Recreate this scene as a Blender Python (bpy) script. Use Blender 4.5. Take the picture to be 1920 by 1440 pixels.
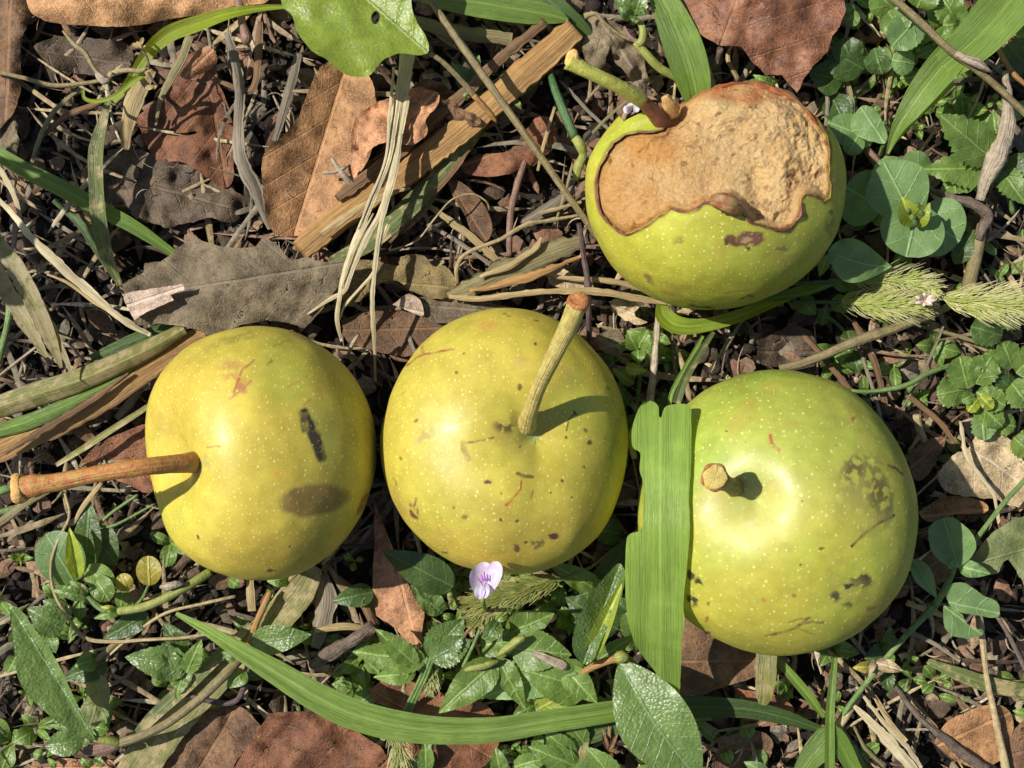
import bpy, math, random
import numpy as np
from mathutils import Vector, geometry

for o in list(bpy.data.objects):
    bpy.data.objects.remove(o)
SC = bpy.context.scene
COL = SC.collection
S = 1e-4            # one unit of the plan = 0.1 mm
HC = 2400.0         # camera height in those units

# ------------------------------------------------------------ camera, sky, sun
cam_d = bpy.data.cameras.new("camera")
cam = bpy.data.objects.new("camera", cam_d); COL.objects.link(cam)
cam.location = (0, 0, HC*S)
cam_d.sensor_fit = 'HORIZONTAL'
cam_d.angle = 2*math.atan(960/HC)
cam_d.clip_start = 0.002; cam_d.clip_end = 50
SC.camera = cam

SUN_EL = math.radians(50); SUN_AZ = math.radians(164)   # azimuth of the sun, counter-clockwise from +x
w = bpy.data.worlds.new("World"); SC.world = w; w.use_nodes = True
nt = w.node_tree
sky = nt.nodes.new('ShaderNodeTexSky'); sky.sky_type = 'NISHITA'; sky.sun_disc = False
sky.sun_elevation = SUN_EL; sky.sun_rotation = math.radians(90) - SUN_AZ
bg = nt.nodes['Background']; bg.inputs[1].default_value = 0.07
nt.links.new(sky.outputs[0], bg.inputs[0])
sd = bpy.data.lights.new("sun", 'SUN'); sd.energy = 4.8; sd.angle = math.radians(0.6); sd.color = (1.0, 0.95, 0.87)
so = bpy.data.objects.new("sun", sd); COL.objects.link(so)
sdir = Vector((math.cos(SUN_EL)*math.cos(SUN_AZ), math.cos(SUN_EL)*math.sin(SUN_AZ), math.sin(SUN_EL)))
so.rotation_euler = sdir.to_track_quat('Z', 'Y').to_euler(); so.location = sdir*0.5
SC.view_settings.view_transform = 'Standard'; SC.view_settings.look = 'None'
SC.view_settings.exposure = 0.42; SC.view_settings.gamma = 1
SC.render.engine = 'CYCLES'

# ------------------------------------------------------------ numeric helpers
def P(px, py, z):
    f = (HC - z)/HC
    return np.stack([(px-960)*f, (720-py)*f, z + 0*px], -1)

def vn(p, scale, seed=0):
    """smooth value noise, -1..1, p (N,3)"""
    q = np.asarray(p, float)/scale + seed*17.31 + 1000.0
    i = np.floor(q).astype(np.int64); f = q - i; f = f*f*(3-2*f)
    def h(a, b, c):
        n = (a*374761393 + b*668265263 + c*2147483647 + seed*974711) & 0xffffffff
        n = ((n ^ (n >> 13))*1274126177) & 0xffffffff
        n = (n ^ (n >> 16)) & 0xffff
        return n/32767.5 - 1
    r = 0
    for a in (0, 1):
        for b in (0, 1):
            for c in (0, 1):
                wgt = (f[:, 0] if a else 1-f[:, 0])*(f[:, 1] if b else 1-f[:, 1])*(f[:, 2] if c else 1-f[:, 2])
                r = r + wgt*h(i[:, 0]+a, i[:, 1]+b, i[:, 2]+c)
    return r
def fbm(p, scale, seed=0, o=3):
    return sum(vn(p, scale/2**k, seed+k)/2**k for k in range(o))
def ss(a, b, x):
    t = np.clip((x-a)/(b-a), 0, 1); return t*t*(3-2*t)
def xy3(x, y, z=0.0):
    return np.stack([x, y, z+0*x], -1)

def catmull(pts, step=8.0):
    p = np.array(pts, float)
    if len(p) == 2:
        n = max(2, int(np.linalg.norm(p[1, :2]-p[0, :2])/step)+1)
        t = np.linspace(0, 1, n+1)[:, None]; return p[0]*(1-t)+p[1]*t
    e = np.vstack([2*p[0]-p[1], p, 2*p[-1]-p[-2]]); out = []
    for k in range(1, len(e)-2):
        a, b, c, d = e[k-1], e[k], e[k+1], e[k+2]
        n = max(2, int(np.linalg.norm(c[:2]-b[:2])/step)+1)
        for t in np.arange(n)/n:
            out.append(.5*((2*b)+(-a+c)*t+(2*a-5*b+4*c-d)*t*t+(-a+3*b-3*c+d)*t**3))
    out.append(p[-1]); out = np.array(out)
    return out

def inpoly(x, y, poly):
    poly = np.asarray(poly, float); r = np.zeros(np.shape(x), bool); j = len(poly)-1
    for i in range(len(poly)):
        xi, yi = poly[i]; xj, yj = poly[j]
        c = ((yi > y) != (yj > y)) & (x < (xj-xi)*(y-yi)/((yj-yi)+1e-12)+xi)
        r ^= c; j = i
    return r
def dpoly(x, y, pts, closed=False):
    """distance to a polyline"""
    d = np.full(np.shape(x), 1e9); n = len(pts)
    for i in range(n if closed else n-1):
        ax, ay = pts[i]; bx, by = pts[(i+1) % n]
        vx, vy = bx-ax, by-ay
        t = np.clip(((x-ax)*vx+(y-ay)*vy)/(vx*vx+vy*vy+1e-9), 0, 1)
        d = np.minimum(d, np.hypot(x-ax-t*vx, y-ay-t*vy))
    return d

# ------------------------------------------------------------ object helpers
def mk(name, V, F, mat, parent=None, uv=None, cols=None, label=None, cat=None, group=None, kind=None):
    V = np.asarray(V, float)
    if parent is None:
        base = np.array([V[:, 0].mean(), V[:, 1].mean(), V[:, 2].min()])
    else:
        base = np.array(parent.location)/S
    me = bpy.data.meshes.new(name)
    F = np.asarray(F) if not isinstance(F, list) else F
    if isinstance(F, np.ndarray):
        n, k = F.shape
        me.vertices.add(len(V)); me.vertices.foreach_set('co', ((V-base)*S).ravel())
        me.loops.add(n*k); me.loops.foreach_set('vertex_index', F.ravel().astype(np.int32))
        me.polygons.add(n); me.polygons.foreach_set('loop_start', np.arange(0, n*k, k, dtype=np.int32))
        me.update(calc_edges=True)
        li = F.ravel()
    else:
        me.from_pydata(((V-base)*S).tolist(), [], F); me.update()
        li = np.array([v for f in F for v in f])
    me.validate()
    me.polygons.foreach_set('use_smooth', [True]*len(me.polygons))
    if uv is not None and len(me.loops) == len(li):
        l = me.uv_layers.new(name='UVMap'); l.data.foreach_set('uv', np.asarray(uv, float)[li].ravel())
    if cols is not None:
        a = me.color_attributes.new(name='Col', type='FLOAT_COLOR', domain='POINT')
        a.data.foreach_set('color', np.asarray(cols, float).ravel())
    me.materials.append(mat)
    o = bpy.data.objects.new(name, me); COL.objects.link(o)
    if parent is None: o.location = base*S
    else: o.parent = parent
    if label: o['label'] = label
    if cat: o['category'] = cat
    if group: o['group'] = group
    if kind: o['kind'] = kind
    return o

def thing(name, label, cat, px, py, z=0, group=None):
    o = bpy.data.objects.new(name, None); COL.objects.link(o)
    o.location = P(np.float64(px), np.float64(py), z)*S; o.empty_display_size = .005
    o['label'] = label; o['category'] = cat
    if group: o['group'] = group
    return o

class Mix:
    """collects pieces of one mesh"""
    def __init__(s): s.V = []; s.F = []; s.U = []; s.C = []; s.n = 0
    def add(s, V, F, U=None, C=None):
        s.V.append(V); s.F.append(np.asarray(F)+s.n)
        s.U.append(U if U is not None else np.zeros((len(V), 2)))
        if C is not None: s.C.append(np.broadcast_to(np.asarray(C, float), (len(V), 4)))
        s.n += len(V)
    def build(s, name, mat, parent=None, **k):
        F = np.vstack(s.F) if len({f.shape[1] for f in s.F}) == 1 else [list(map(int, f)) for a in s.F for f in a]
        return mk(name, np.vstack(s.V), F, mat, parent, uv=np.vstack(s.U), cols=np.vstack(s.C) if s.C else None, **k)

def gridF(a, b, wrap=False):
    i, j = np.meshgrid(np.arange(a-1), np.arange(b if wrap else b-1), indexing='ij')
    j2 = (j+1) % b
    return np.stack([i*b+j, (i+1)*b+j, (i+1)*b+j2, i*b+j2], -1).reshape(-1, 4)

SEED = [7]
def nseed():
    SEED[0] += 1; return SEED[0]

# ---- ribbons: grass blades, straw, dead strips. pts (px,py,z,w)
def ribbon(pts, fold=0.15, roll=0.0, rag=0.0, nv=7, step=8, wav=0.0, pleat=0, curlv=0.0, sag=0.0):
    c = catmull(pts, step); n = len(c); s = nseed()
    t = np.gradient(c[:, :2], axis=0); t /= np.linalg.norm(t, axis=1)[:, None]+1e-9
    nr = np.stack([-t[:, 1], t[:, 0]], -1)
    L = np.concatenate([[0], np.cumsum(np.linalg.norm(np.diff(c[:, :2], axis=0), axis=1))])
    rl = np.broadcast_to(np.interp(np.linspace(0, 1, n), np.linspace(0, 1, len(roll)), roll) if hasattr(roll, '__len__') else roll, (n,))
    v = np.linspace(-1, 1, nv)
    hw = np.maximum(c[:, 3], .6)/2
    px = c[:, 0][:, None]+nr[:, 0][:, None]*hw[:, None]*v; py = c[:, 1][:, None]+nr[:, 1][:, None]*hw[:, None]*v
    if rag:
        e = vn(xy3(L, L*0+s*9.1), 14, s)*rag*hw; e2 = vn(xy3(L, L*0+s*5.1), 9, s+1)*rag*hw
        m = np.abs(v)**2
        px += nr[:, 0][:, None]*(e[:, None]*m*(v > 0)+e2[:, None]*m*(v < 0)); py += nr[:, 1][:, None]*(e[:, None]*m*(v > 0)+e2[:, None]*m*(v < 0))
    z = c[:, 2][:, None]+hw[:, None]*(fold*np.abs(v)*1.0+rl[:, None]*v+curlv*v**2)
    if pleat: z = z+hw[:, None]*.07*np.cos(v*math.pi*pleat)
    if wav: z = z+wav*fbm(xy3((L[:, None]+0*v).ravel(), (hw[:, None]*v).ravel()), 60, s).reshape(z.shape)
    V = P(px.ravel(), py.ravel(), z.ravel())
    U = np.stack([(L[:, None]+0*v).ravel(), (hw[:, None]*v).ravel()], -1)
    return V, gridF(n, nv), U

def thick(V, F, U, th):
    """give a strip a real thickness: second layer below"""
    n = len(V); V2 = V-np.array([0, 0, th])
    F2 = F[:, ::-1]+n
    from collections import Counter
    e = Counter()
    for k in range(4):
        for a, b in zip(F[:, k], F[:, (k+1) % 4]): e[(min(a, b), max(a, b))] += 1
    s = [[a, b, b+n, a+n] for (a, b), c in e.items() if c == 1]
    return np.vstack([V, V2]), np.vstack([F, F2, np.array(s)]), np.vstack([U, U])

# ---- tubes: stems, twigs. pts (px,py,z,r)
def tube(pts, seg=10, rough=0.0, step=8, flat=1.0, cap=True, knots=()):
    c = catmull(pts, step); n = len(c); s = nseed()
    C = P(c[:, 0], c[:, 1], c[:, 2])
    t = np.gradient(C, axis=0); t /= np.linalg.norm(t, axis=1)[:, None]+1e-9
    up = np.array([0, 0, 1.0]); a = np.cross(t, up); ln = np.linalg.norm(a, axis=1)[:, None]
    a = np.where(ln > .15, a/(ln+1e-9), np.array([1.0, 0, 0])); b = np.cross(a, t)
    for k in range(1, n):
        if np.dot(a[k], a[k-1]) < 0: a[k] *= -1; b[k] *= -1
    L = np.concatenate([[0], np.cumsum(np.linalg.norm(np.diff(C, axis=0), axis=1))])
    r = c[:, 3].copy()
    for (q, amt) in knots: r *= 1+amt*np.exp(-((L/L[-1]-q)/.02)**2)
    th = np.linspace(0, 2*math.pi, seg, endpoint=False)
    R = np.maximum(r, .4)[:, None]*np.ones(seg)
    if rough: R = R*(1+rough*fbm(xy3((L[:, None]+0*th).ravel()*.5, (np.cos(th)*r.mean()*2+0*L[:, None]).ravel(), (np.sin(th)*r.mean()*2+0*L[:, None]).ravel()), max(6, r.mean()*1.3), s).reshape(R.shape))
    V = C[:, None, :]+a[:, None, :]*(R*np.cos(th))[..., None]+b[:, None, :]*(R*np.sin(th)*flat)[..., None]
    V = V.reshape(-1, 3)
    U = np.stack([(L[:, None]+0*th).ravel(), (th*r.mean()+0*L[:, None]).ravel()], -1)
    F = gridF(n, seg, True)
    if cap:   # close both ends with a collapsed ring
        e0 = C[0]+(V[:seg]-C[0])*.04; e1 = C[-1]+(V[-seg:]-C[-1])*.04
        V = np.vstack([e0, V, e1]); U = np.vstack([U[:seg], U, U[-seg:]]); F = gridF(n+2, seg, True)
    return V, F, U

# ---- traced leaves
def polyleaf(poly, z, base, tip, curl=0.0, fold=0.0, amp=6.0, ampscale=60, tilt=(0, 0), holes=(), step=8, jag=1.2, smooth=True, bend=0.0, zf=None, sidevein=0, rim=0.0):
    s = nseed()
    pl = np.array(poly, float)
    if smooth:
        q = catmull(np.vstack([pl, pl[:1]]), step)[:-1]
    else:
        q = []
        for i in range(len(pl)):
            a = pl[i]; b = pl[(i+1) % len(pl)]; m = max(1, int(np.linalg.norm(b-a)/step))
            for k in range(m): q.append(a+(b-a)*k/m)
        q = np.array(q)
    q = q+np.stack([vn(xy3(q[:, 0], q[:, 1]), 9, s), vn(xy3(q[:, 0], q[:, 1]), 9, s+5)], -1)*jag
    hl = [catmull(np.vstack([h, h[:1]]), step*.7)[:-1] for h in (np.array(h, float) for h in holes)]
    x0, y0 = q.min(0); x1, y1 = q.max(0)
    gx, gy = np.meshgrid(np.arange(x0, x1, step), np.arange(y0, y1, step*.87)); gx = gx+(np.arange(gx.shape[0]) % 2)[:, None]*step/2
    rng = np.random.RandomState(s); gx = gx.ravel()+rng.uniform(-1, 1, gx.size)*step*.12; gy = gy.ravel()+rng.uniform(-1, 1, gy.size)*step*.12
    ok = inpoly(gx, gy, q) & (dpoly(gx, gy, q, True) > step*.45)
    for h in hl: ok &= ~inpoly(gx, gy, h) & (dpoly(gx, gy, h, True) > step*.4)
    pts = [Vector(p) for p in q]; edges = [(i, (i+1) % len(q)) for i in range(len(q))]
    for h in hl:
        k = len(pts); pts += [Vector(p) for p in h]; edges += [(k+i, k+(i+1) % len(h)) for i in range(len(h))]
    pts += [Vector((a, b)) for a, b in zip(gx[ok], gy[ok])]
    r = geometry.delaunay_2d_cdt(pts, edges, [], 0, 1e-5)
    X = np.array([[v.x, v.y] for v in r[0]]); T = np.array([list(f) for f in r[2]])
    c = X[T].mean(1); k = inpoly(c[:, 0], c[:, 1], q)
    for h in hl: k &= ~inpoly(c[:, 0], c[:, 1], h)
    T = T[k]
    base = np.array(base, float); tip = np.array(tip, float); ax = tip-base; Ln = np.linalg.norm(ax); ax /= Ln
    u = (X-base)@ax; v = (X-base)@np.array([-ax[1], ax[0]])
    W = np.abs(v).max()+1e-6
    zz = z+fold*np.abs(v)+curl*(v/W)**2+bend*((u/Ln-.5)*2)**2+tilt[0]*(X[:, 0]-X[:, 0].mean())*.01+tilt[1]*(X[:, 1]-X[:, 1].mean())*.01
    if amp: zz = zz+1.45*amp*fbm(xy3(X[:, 0], X[:, 1]), ampscale, s)+.35*min(amp, 14)*vn(xy3(X[:, 0], X[:, 1]), 24, s+9)
    if amp > 5:   # edges lift and droop unevenly
        d = dpoly(X[:, 0], X[:, 1], q, True); zz = zz+np.exp(-d/16)*9*vn(xy3(X[:, 0], X[:, 1]), 70, s+4)
    if rim:
        d = dpoly(X[:, 0], X[:, 1], q, True); zz = zz+rim*np.exp(-d/12)
    if sidevein:
        t = (u-.6*np.abs(v))/sidevein; zz = zz-2.0*np.exp(-((np.abs(t-np.round(t))*sidevein)/6)**2)-2.5*np.exp(-(v/7)**2)
    if zf is not None: zz = zf(X[:, 0], X[:, 1], zz)
    return P(X[:, 0], X[:, 1], zz), T, np.stack([u, v], -1)

PROF = {
 'ell': lambda t: np.sin(math.pi*t)**.75,
 'lance': lambda t: (np.sin(math.pi*np.clip(t, 0, 1)**.75))**.9,
 'ovate': lambda t: np.sin(math.pi*t**.62)**.85,
 'obov': lambda t: np.sin(math.pi*t**1.45)**.65,
 'round': lambda t: np.sqrt(np.clip(1-(2*t-1)**2, 0, 1)),
 'rhomb': lambda t: 1-np.abs(2*t-.9)/1.1,
}
def leaf(b, t, w, prof='ell', fold=.25, arch=10., roll=0., teeth=0, tooth=.12, wav=2., droop=0., nu=26, nv=13, bendpx=0., cup=0., notch=0.0):
    """small leaf. b,t = (px,py,z); w = full width"""
    s = nseed(); b = np.array(b, float); t = np.array(t, float)
    q = np.linspace(0, 1, nu); v = np.linspace(-1, 1, nv)
    d = t[:2]-b[:2]; Ln = np.linalg.norm(d); d /= Ln+1e-9; n = np.array([-d[1], d[0]])
    hw = w/2*np.clip(PROF[prof](q), 0.0, 1); hw[0] = max(hw[0], 1.0)
    cx = b[0]+(t[0]-b[0])*q+n[0]*bendpx*np.sin(math.pi*q); cy = b[1]+(t[1]-b[1])*q+n[1]*bendpx*np.sin(math.pi*q)
    cz = b[2]+(t[2]-b[2])*q+arch*np.sin(math.pi*q)-droop*q**3
    W = hw[:, None]*v
    if teeth: W = W*(1+tooth*(np.abs(v)**4)*((q[:, None]*teeth) % 1-.5)*2)
    along = -notch*w*np.clip(q[:, None]-.7, 0, 1)*(1-np.abs(v))
    px = cx[:, None]+n[0]*W+d[0]*along; py = cy[:, None]+n[1]*W+d[1]*along
    z = cz[:, None]+fold*np.abs(W)+roll*W+cup*(v**2)*hw[:, None]
    z = z+wav*fbm(xy3((q[:, None]*Ln+0*v).ravel(), W.ravel()), max(18, w*.45), s).reshape(z.shape)*(.4+np.abs(v))
    V = P(px.ravel(), py.ravel(), z.ravel())
    U = np.stack([(q[:, None]*Ln+0*v).ravel(), W.ravel()], -1)
    return V, gridF(nu, nv), U

# ------------------------------------------------------------ materials
def N(nt, typ, **k):
    n = nt.nodes.new(typ)
    for a, b in k.items():
        if isinstance(a, str) and hasattr(n, a): setattr(n, a, b)
    return n
class MB:
    def __init__(s, name):
        s.m = bpy.data.materials.new(name); s.m.use_nodes = True; s.t = s.m.node_tree; s.t.nodes.clear()
        s.out = s.n('ShaderNodeOutputMaterial')
    def n(s, typ, **k):
        n = s.t.nodes.new(typ)
        for a, b in k.items(): setattr(n, a, b)
        return n
    def l(s, a, b): s.t.links.new(a, b)
    def put(s, sock, val):
        if hasattr(val, 'node'): s.l(val, sock)
        else: sock.default_value = val
    def math(s, op, a, b=0.0, c=None, clamp=False):
        n = s.n('ShaderNodeMath', operation=op, use_clamp=clamp); s.put(n.inputs[0], a); s.put(n.inputs[1], b)
        if c is not None: s.put(n.inputs[2], c)
        return n.outputs[0]
    def mr(s, v, a, b, c=0.0, d=1.0, smooth=True):
        n = s.n('ShaderNodeMapRange'); n.interpolation_type = 'SMOOTHSTEP' if smooth else 'LINEAR'
        s.put(n.inputs[0], v)
        for i, x in enumerate((a, b, c, d)): n.inputs[i+1].default_value = x
        return n.outputs[0]
    def mix(s, f, a, b, mode='MIX'):
        n = s.n('ShaderNodeMix', data_type='RGBA', blend_type=mode); s.put(n.inputs[0], f)
        for i, x in ((6, a), (7, b)):
            if not hasattr(x, 'node') and len(x) == 3: x = (*x, 1)
            s.put(n.inputs[i], x)
        return n.outputs[2]
    def noise(s, vec, scale, det=4, rough=.55, dist=0.0):
        n = s.n('ShaderNodeTexNoise'); s.put(n.inputs['Vector'], vec); n.inputs['Scale'].default_value = scale
        n.inputs['Detail'].default_value = det; n.inputs['Roughness'].default_value = rough; n.inputs['Distortion'].default_value = dist
        return n.outputs[0]
    def coords(s):
        tc = s.n('ShaderNodeTexCoord'); oi = s.n('ShaderNodeObjectInfo')
        v = s.n('ShaderNodeVectorMath', operation='ADD'); s.l(tc.outputs['Object'], v.inputs[0])
        c = s.n('ShaderNodeCombineXYZ'); r = s.math('MULTIPLY', oi.outputs['Random'], 3.0)
        for i in range(3): s.l(r, c.inputs[i])
        s.l(c.outputs[0], v.inputs[1])
        uvn = s.n('ShaderNodeUVMap'); sp = s.n('ShaderNodeSeparateXYZ'); s.l(uvn.outputs[0], sp.inputs[0])
        return v.outputs[0], sp.outputs[0], sp.outputs[1], r
    def finish(s, color, rough, bumph=None, dist=2e-4, strength=1.0, trans=0.0, tcol=None, spec=.5, sss=0.0, sssr=(1, .6, .2), coat=0.0, sheen=0.0):
        b = s.n('ShaderNodeBsdfPrincipled'); s.put(b.inputs['Base Color'], color); s.put(b.inputs['Roughness'], rough)
        b.inputs['Specular IOR Level'].default_value = spec
        if sss:
            b.inputs['Subsurface Weight'].default_value = sss; b.inputs['Subsurface Radius'].default_value = sssr
            b.inputs['Subsurface Scale'].default_value = .003
        if coat: b.inputs['Coat Weight'].default_value = coat; b.inputs['Coat Roughness'].default_value = .25
        if sheen: b.inputs['Sheen Weight'].default_value = sheen
        nrm = None
        if bumph is not None:
            bp = s.n('ShaderNodeBump'); s.put(bp.inputs['Height'], bumph); bp.inputs['Distance'].default_value = dist; bp.inputs['Strength'].default_value = strength
            s.l(bp.outputs[0], b.inputs['Normal']); nrm = bp.outputs[0]
        sh = b.outputs[0]
        if trans:
            t = s.n('ShaderNodeBsdfTranslucent'); s.put(t.inputs[0], tcol if tcol is not None else color)
            if nrm: s.l(nrm, t.inputs[1])
            mx = s.n('ShaderNodeMixShader'); mx.inputs[0].default_value = trans
            s.l(sh, mx.inputs[1]); s.l(t.outputs[0], mx.inputs[2]); sh = mx.outputs[0]
        s.l(sh, s.out.inputs[0]); return s.m

_M = {}
def vary(mb, col, rnd, amt=.25):
    """brightness / hue drift per object"""
    h = mb.n('ShaderNodeHueSaturation'); mb.l(mb.mr(rnd, 0, 3, 1-amt, 1+amt, False), h.inputs['Value'])
    mb.put(h.inputs['Color'], col); return h.outputs[0]

def m_dead(c1, c2, vein=None, spacing=44, slope=.6, spots=.5, rough=.62, trans=.12, fuzz=.0):
    key = ('dead', c1, c2, vein, spacing, slope, spots, rough, trans)
    if key in _M: return _M[key]
    c1 = tuple(min(.8, x*y) for x, y in zip(c1, (1.30, 1.26, 1.08))); c2 = tuple(x*y for x, y in zip(c2, (.82, .80, .66)))
    m = MB('dead_leaf'); v, u, w, rnd = m.coords()
    n1 = m.noise(v, 260, 5, .6); n2 = m.noise(v, 1100, 4, .65); n3 = m.noise(v, 4200, 3, .6)
    col = m.mix(m.mr(n1, .35, .65), c1, c2)
    col = m.mix(m.mr(n2, .45, .75, 0, .75), col, tuple(x*.5 for x in c2))
    col = m.mix(m.mr(n3, .45, .7, 0, .45), col, tuple(min(1, x*1.6) for x in c1))
    pale = m.mr(m.noise(v, 520, 6, .7), .58, .7, 0, spots)
    col = m.mix(pale, col, tuple(x*.30 for x in c2))
    wob = m.math('MULTIPLY', m.math('SUBTRACT', m.noise(v, 500, 2), .5), 22)
    wv = m.math('ADD', w, wob); av = m.math('ABSOLUTE', wv)
    t = m.math('DIVIDE', m.math('SUBTRACT', m.math('ADD', u, wob), m.math('MULTIPLY', av, slope)), spacing)
    fr = m.math('ABSOLUTE', m.math('SUBTRACT', m.math('FRACT', t), .5))
    side = m.mr(m.math('MULTIPLY', fr, spacing), 0.6, 2.6, 1, 0)
    mid = m.mr(m.math('ABSOLUTE', m.math('ADD', w, m.math('MULTIPLY', wob, .15))), 1.5, 4.0, 1, 0)
    ve = m.math('MAXIMUM', m.math('MULTIPLY', side, .55), mid)
    vc = vein or tuple(min(1, x*1.35) for x in c1)
    col = m.mix(m.math('MULTIPLY', ve, .6), col, vc)
    vo = m.n('ShaderNodeTexVoronoi', feature='DISTANCE_TO_EDGE'); m.l(v, vo.inputs['Vector']); vo.inputs['Scale'].default_value = 900
    ret = m.mr(vo.outputs[0], 0, .09, 1, 0)
    col = m.mix(m.math('MULTIPLY', ret, .22), col, vc)
    bh = m.math('ADD', m.math('ADD', m.math('MULTIPLY', ve, .9), m.math('MULTIPLY', n2, 1.3)), m.math('ADD', m.math('MULTIPLY', n3, .5), m.math('MULTIPLY', ret, .25)))
    _M[key] = m.finish(vary(m, col, rnd, .18), rough, bh, 2.2e-4, .8, trans, spec=.35)
    return _M[key]

def m_green(c1, c2, vein=None, spacing=26, slope=.7, rough=.38, trans=.3, tcol=None, spotty=.15, coat=0.0, quilt=.5):
    key = ('green', c1, c2, vein, spacing, slope, rough, trans, spotty, coat, quilt)
    if key in _M: return _M[key]
    c1, c2 = [(x[0]*1.40, x[1]*1.10, x[2]*.85) for x in (c1, c2)]
    m = MB('green_leaf'); v, u, w, rnd = m.coords()
    n1 = m.noise(v, 420, 4, .55); n2 = m.noise(v, 2600, 4, .6)
    col = m.mix(m.mr(n1, .3, .7), c1, c2)
    col = m.mix(m.mr(n2, .5, .8, 0, .5), col, tuple(min(1, x*1.5) for x in c1))
    wob = m.math('MULTIPLY', m.math('SUBTRACT', m.noise(v, 900, 2), .5), 8)
    av = m.math('ABSOLUTE', m.math('ADD', w, m.math('MULTIPLY', wob, .4)))
    t = m.math('DIVIDE', m.math('SUBTRACT', m.math('ADD', u, wob), m.math('MULTIPLY', av, slope)), spacing)
    fr = m.math('ABSOLUTE', m.math('SUBTRACT', m.math('FRACT', t), .5))
    side = m.mr(m.math('MULTIPLY', fr, spacing), .4, 2.2, 1, 0); mid = m.mr(av, .8, 3.0, 1, 0)
    ve = m.math('MAXIMUM', m.math('MULTIPLY', side, .45), mid)
    col = m.mix(m.math('MULTIPLY', ve, .55), col, vein or tuple(min(1, x*1.9+.02) for x in c1))
    sp = m.mr(m.noise(v, 1300, 3, .7), .68, .74, 0, spotty)
    col = m.mix(sp, col, (.35, .30, .16))
    vo = m.n('ShaderNodeTexVoronoi'); m.l(v, vo.inputs['Vector']); vo.inputs['Scale'].default_value = 1700
    bh = m.math('ADD', m.math('MULTIPLY', ve, -1.0), m.math('ADD', m.math('MULTIPLY', n2, .5), m.math('MULTIPLY', vo.outputs[0], -quilt)))
    tc = tcol or (min(1, c1[0]*2.2+.03), min(1, c1[1]*1.9+.05), c1[2]*.7)
    r = m.mr(n2, .3, .7, rough-.07, rough+.12)
    _M[key] = m.finish(vary(m, col, rnd, .14), r, bh, 1.6e-4, .8, trans, tcol=(*tc, 1), spec=.5, coat=coat*.5)
    return _M[key]

def m_grass(c1, c2, rough=.42, trans=.32, dry=0.0, lines=1.0, dryc=(.42, .33, .16), mid=True, tcol=None, spec=.5):
    key = ('grass', c1, c2, rough, trans, dry, lines, dryc, mid)
    if key in _M: return _M[key]
    if c1[1] > c1[0]*1.15: c1, c2 = [(x[0]*1.40, x[1]*1.10, x[2]*.85) for x in (c1, c2)]
    m = MB('grass_blade'); v, u, w, rnd = m.coords()
    c = m.n('ShaderNodeCombineXYZ'); m.l(m.math('MULTIPLY', u, .006), c.inputs[0]); m.l(m.math('MULTIPLY', w, .42), c.inputs[1]); m.l(m.math('MULTIPLY', rnd, 40), c.inputs[2])
    st = m.noise(c.outputs[0], 1.0, 3, .6); st2 = m.noise(c.outputs[0], 3.1, 2, .6)
    big = m.noise(v, 170, 4, .6); fine = m.noise(v, 3200, 3, .6)
    col = m.mix(m.mr(st, .35, .65), c1, c2)
    col = m.mix(m.mr(st2, .45, .75, 0, .35*lines), col, tuple(x*.55 for x in c2))
    col = m.mix(m.mr(big, .45, .75, 0, .4), col, tuple(min(1, x*1.45) for x in c1))
    if dry:
        dm = m.mr(m.math('ADD', m.noise(v, 330, 5, .7), m.math('MULTIPLY', st, .35)), .74-.2*dry, .86-.2*dry)
        col = m.mix(dm, col, dryc)
    col = m.mix(m.mr(fine, .62, .8, 0, .35), col, tuple(x*.35 for x in c2))
    if mid: col = m.mix(m.mr(m.math('ABSOLUTE', w), .8, 2.8, .5, 0), col, tuple(min(1, x*1.5+.02) for x in c1))
    bh = m.math('ADD', m.math('MULTIPLY', st, 1.5*lines), m.math('ADD', m.math('MULTIPLY', st2, .8*lines), m.math('MULTIPLY', fine, .25)))
    tc = tcol or (min(1, c1[0]*2.0+.03), min(1, c1[1]*1.8+.03), c1[2]*.8)
    _M[key] = m.finish(vary(m, col, rnd, .15), rough, bh, 2.0e-4, .8, trans, tcol=(*tc, 1), spec=spec)
    return _M[key]

def m_stem(c1, c2, rough=.5, streak=.5, spots=.3, spotc=(.12, .05, .02), bump=1.0):
    key = ('stem', c1, c2, rough, streak, spots, spotc)
    if key in _M: return _M[key]
    m = MB('stem_surface'); v, u, w, rnd = m.coords()
    c = m.n('ShaderNodeCombineXYZ'); m.l(m.math('MULTIPLY', u, .012), c.inputs[0]); m.l(m.math('MULTIPLY', w, .4), c.inputs[1]); m.l(m.math('MULTIPLY', rnd, 40), c.inputs[2])
    st = m.noise(c.outputs[0], 1.0, 4, .6); n2 = m.noise(v, 800, 4, .65); n3 = m.noise(v, 3500, 3)
    col = m.mix(m.mr(n2, .35, .65), c1, c2)
    col = m.mix(m.mr(st, .45, .7, 0, streak), col, tuple(x*.45 for x in c2))
    col = m.mix(m.mr(m.noise(v, 1500, 4, .7), .6, .68, 0, spots), col, spotc)
    bh = m.math('ADD', m.math('MULTIPLY', st, 1.4), m.math('ADD', m.math('MULTIPLY', n2, 1.2), m.math('MULTIPLY', n3, .5)))
    _M[key] = m.finish(vary(m, col, rnd, .12), rough, bh, 2.2e-4*bump, .9, spec=.4)
    return _M[key]

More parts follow.
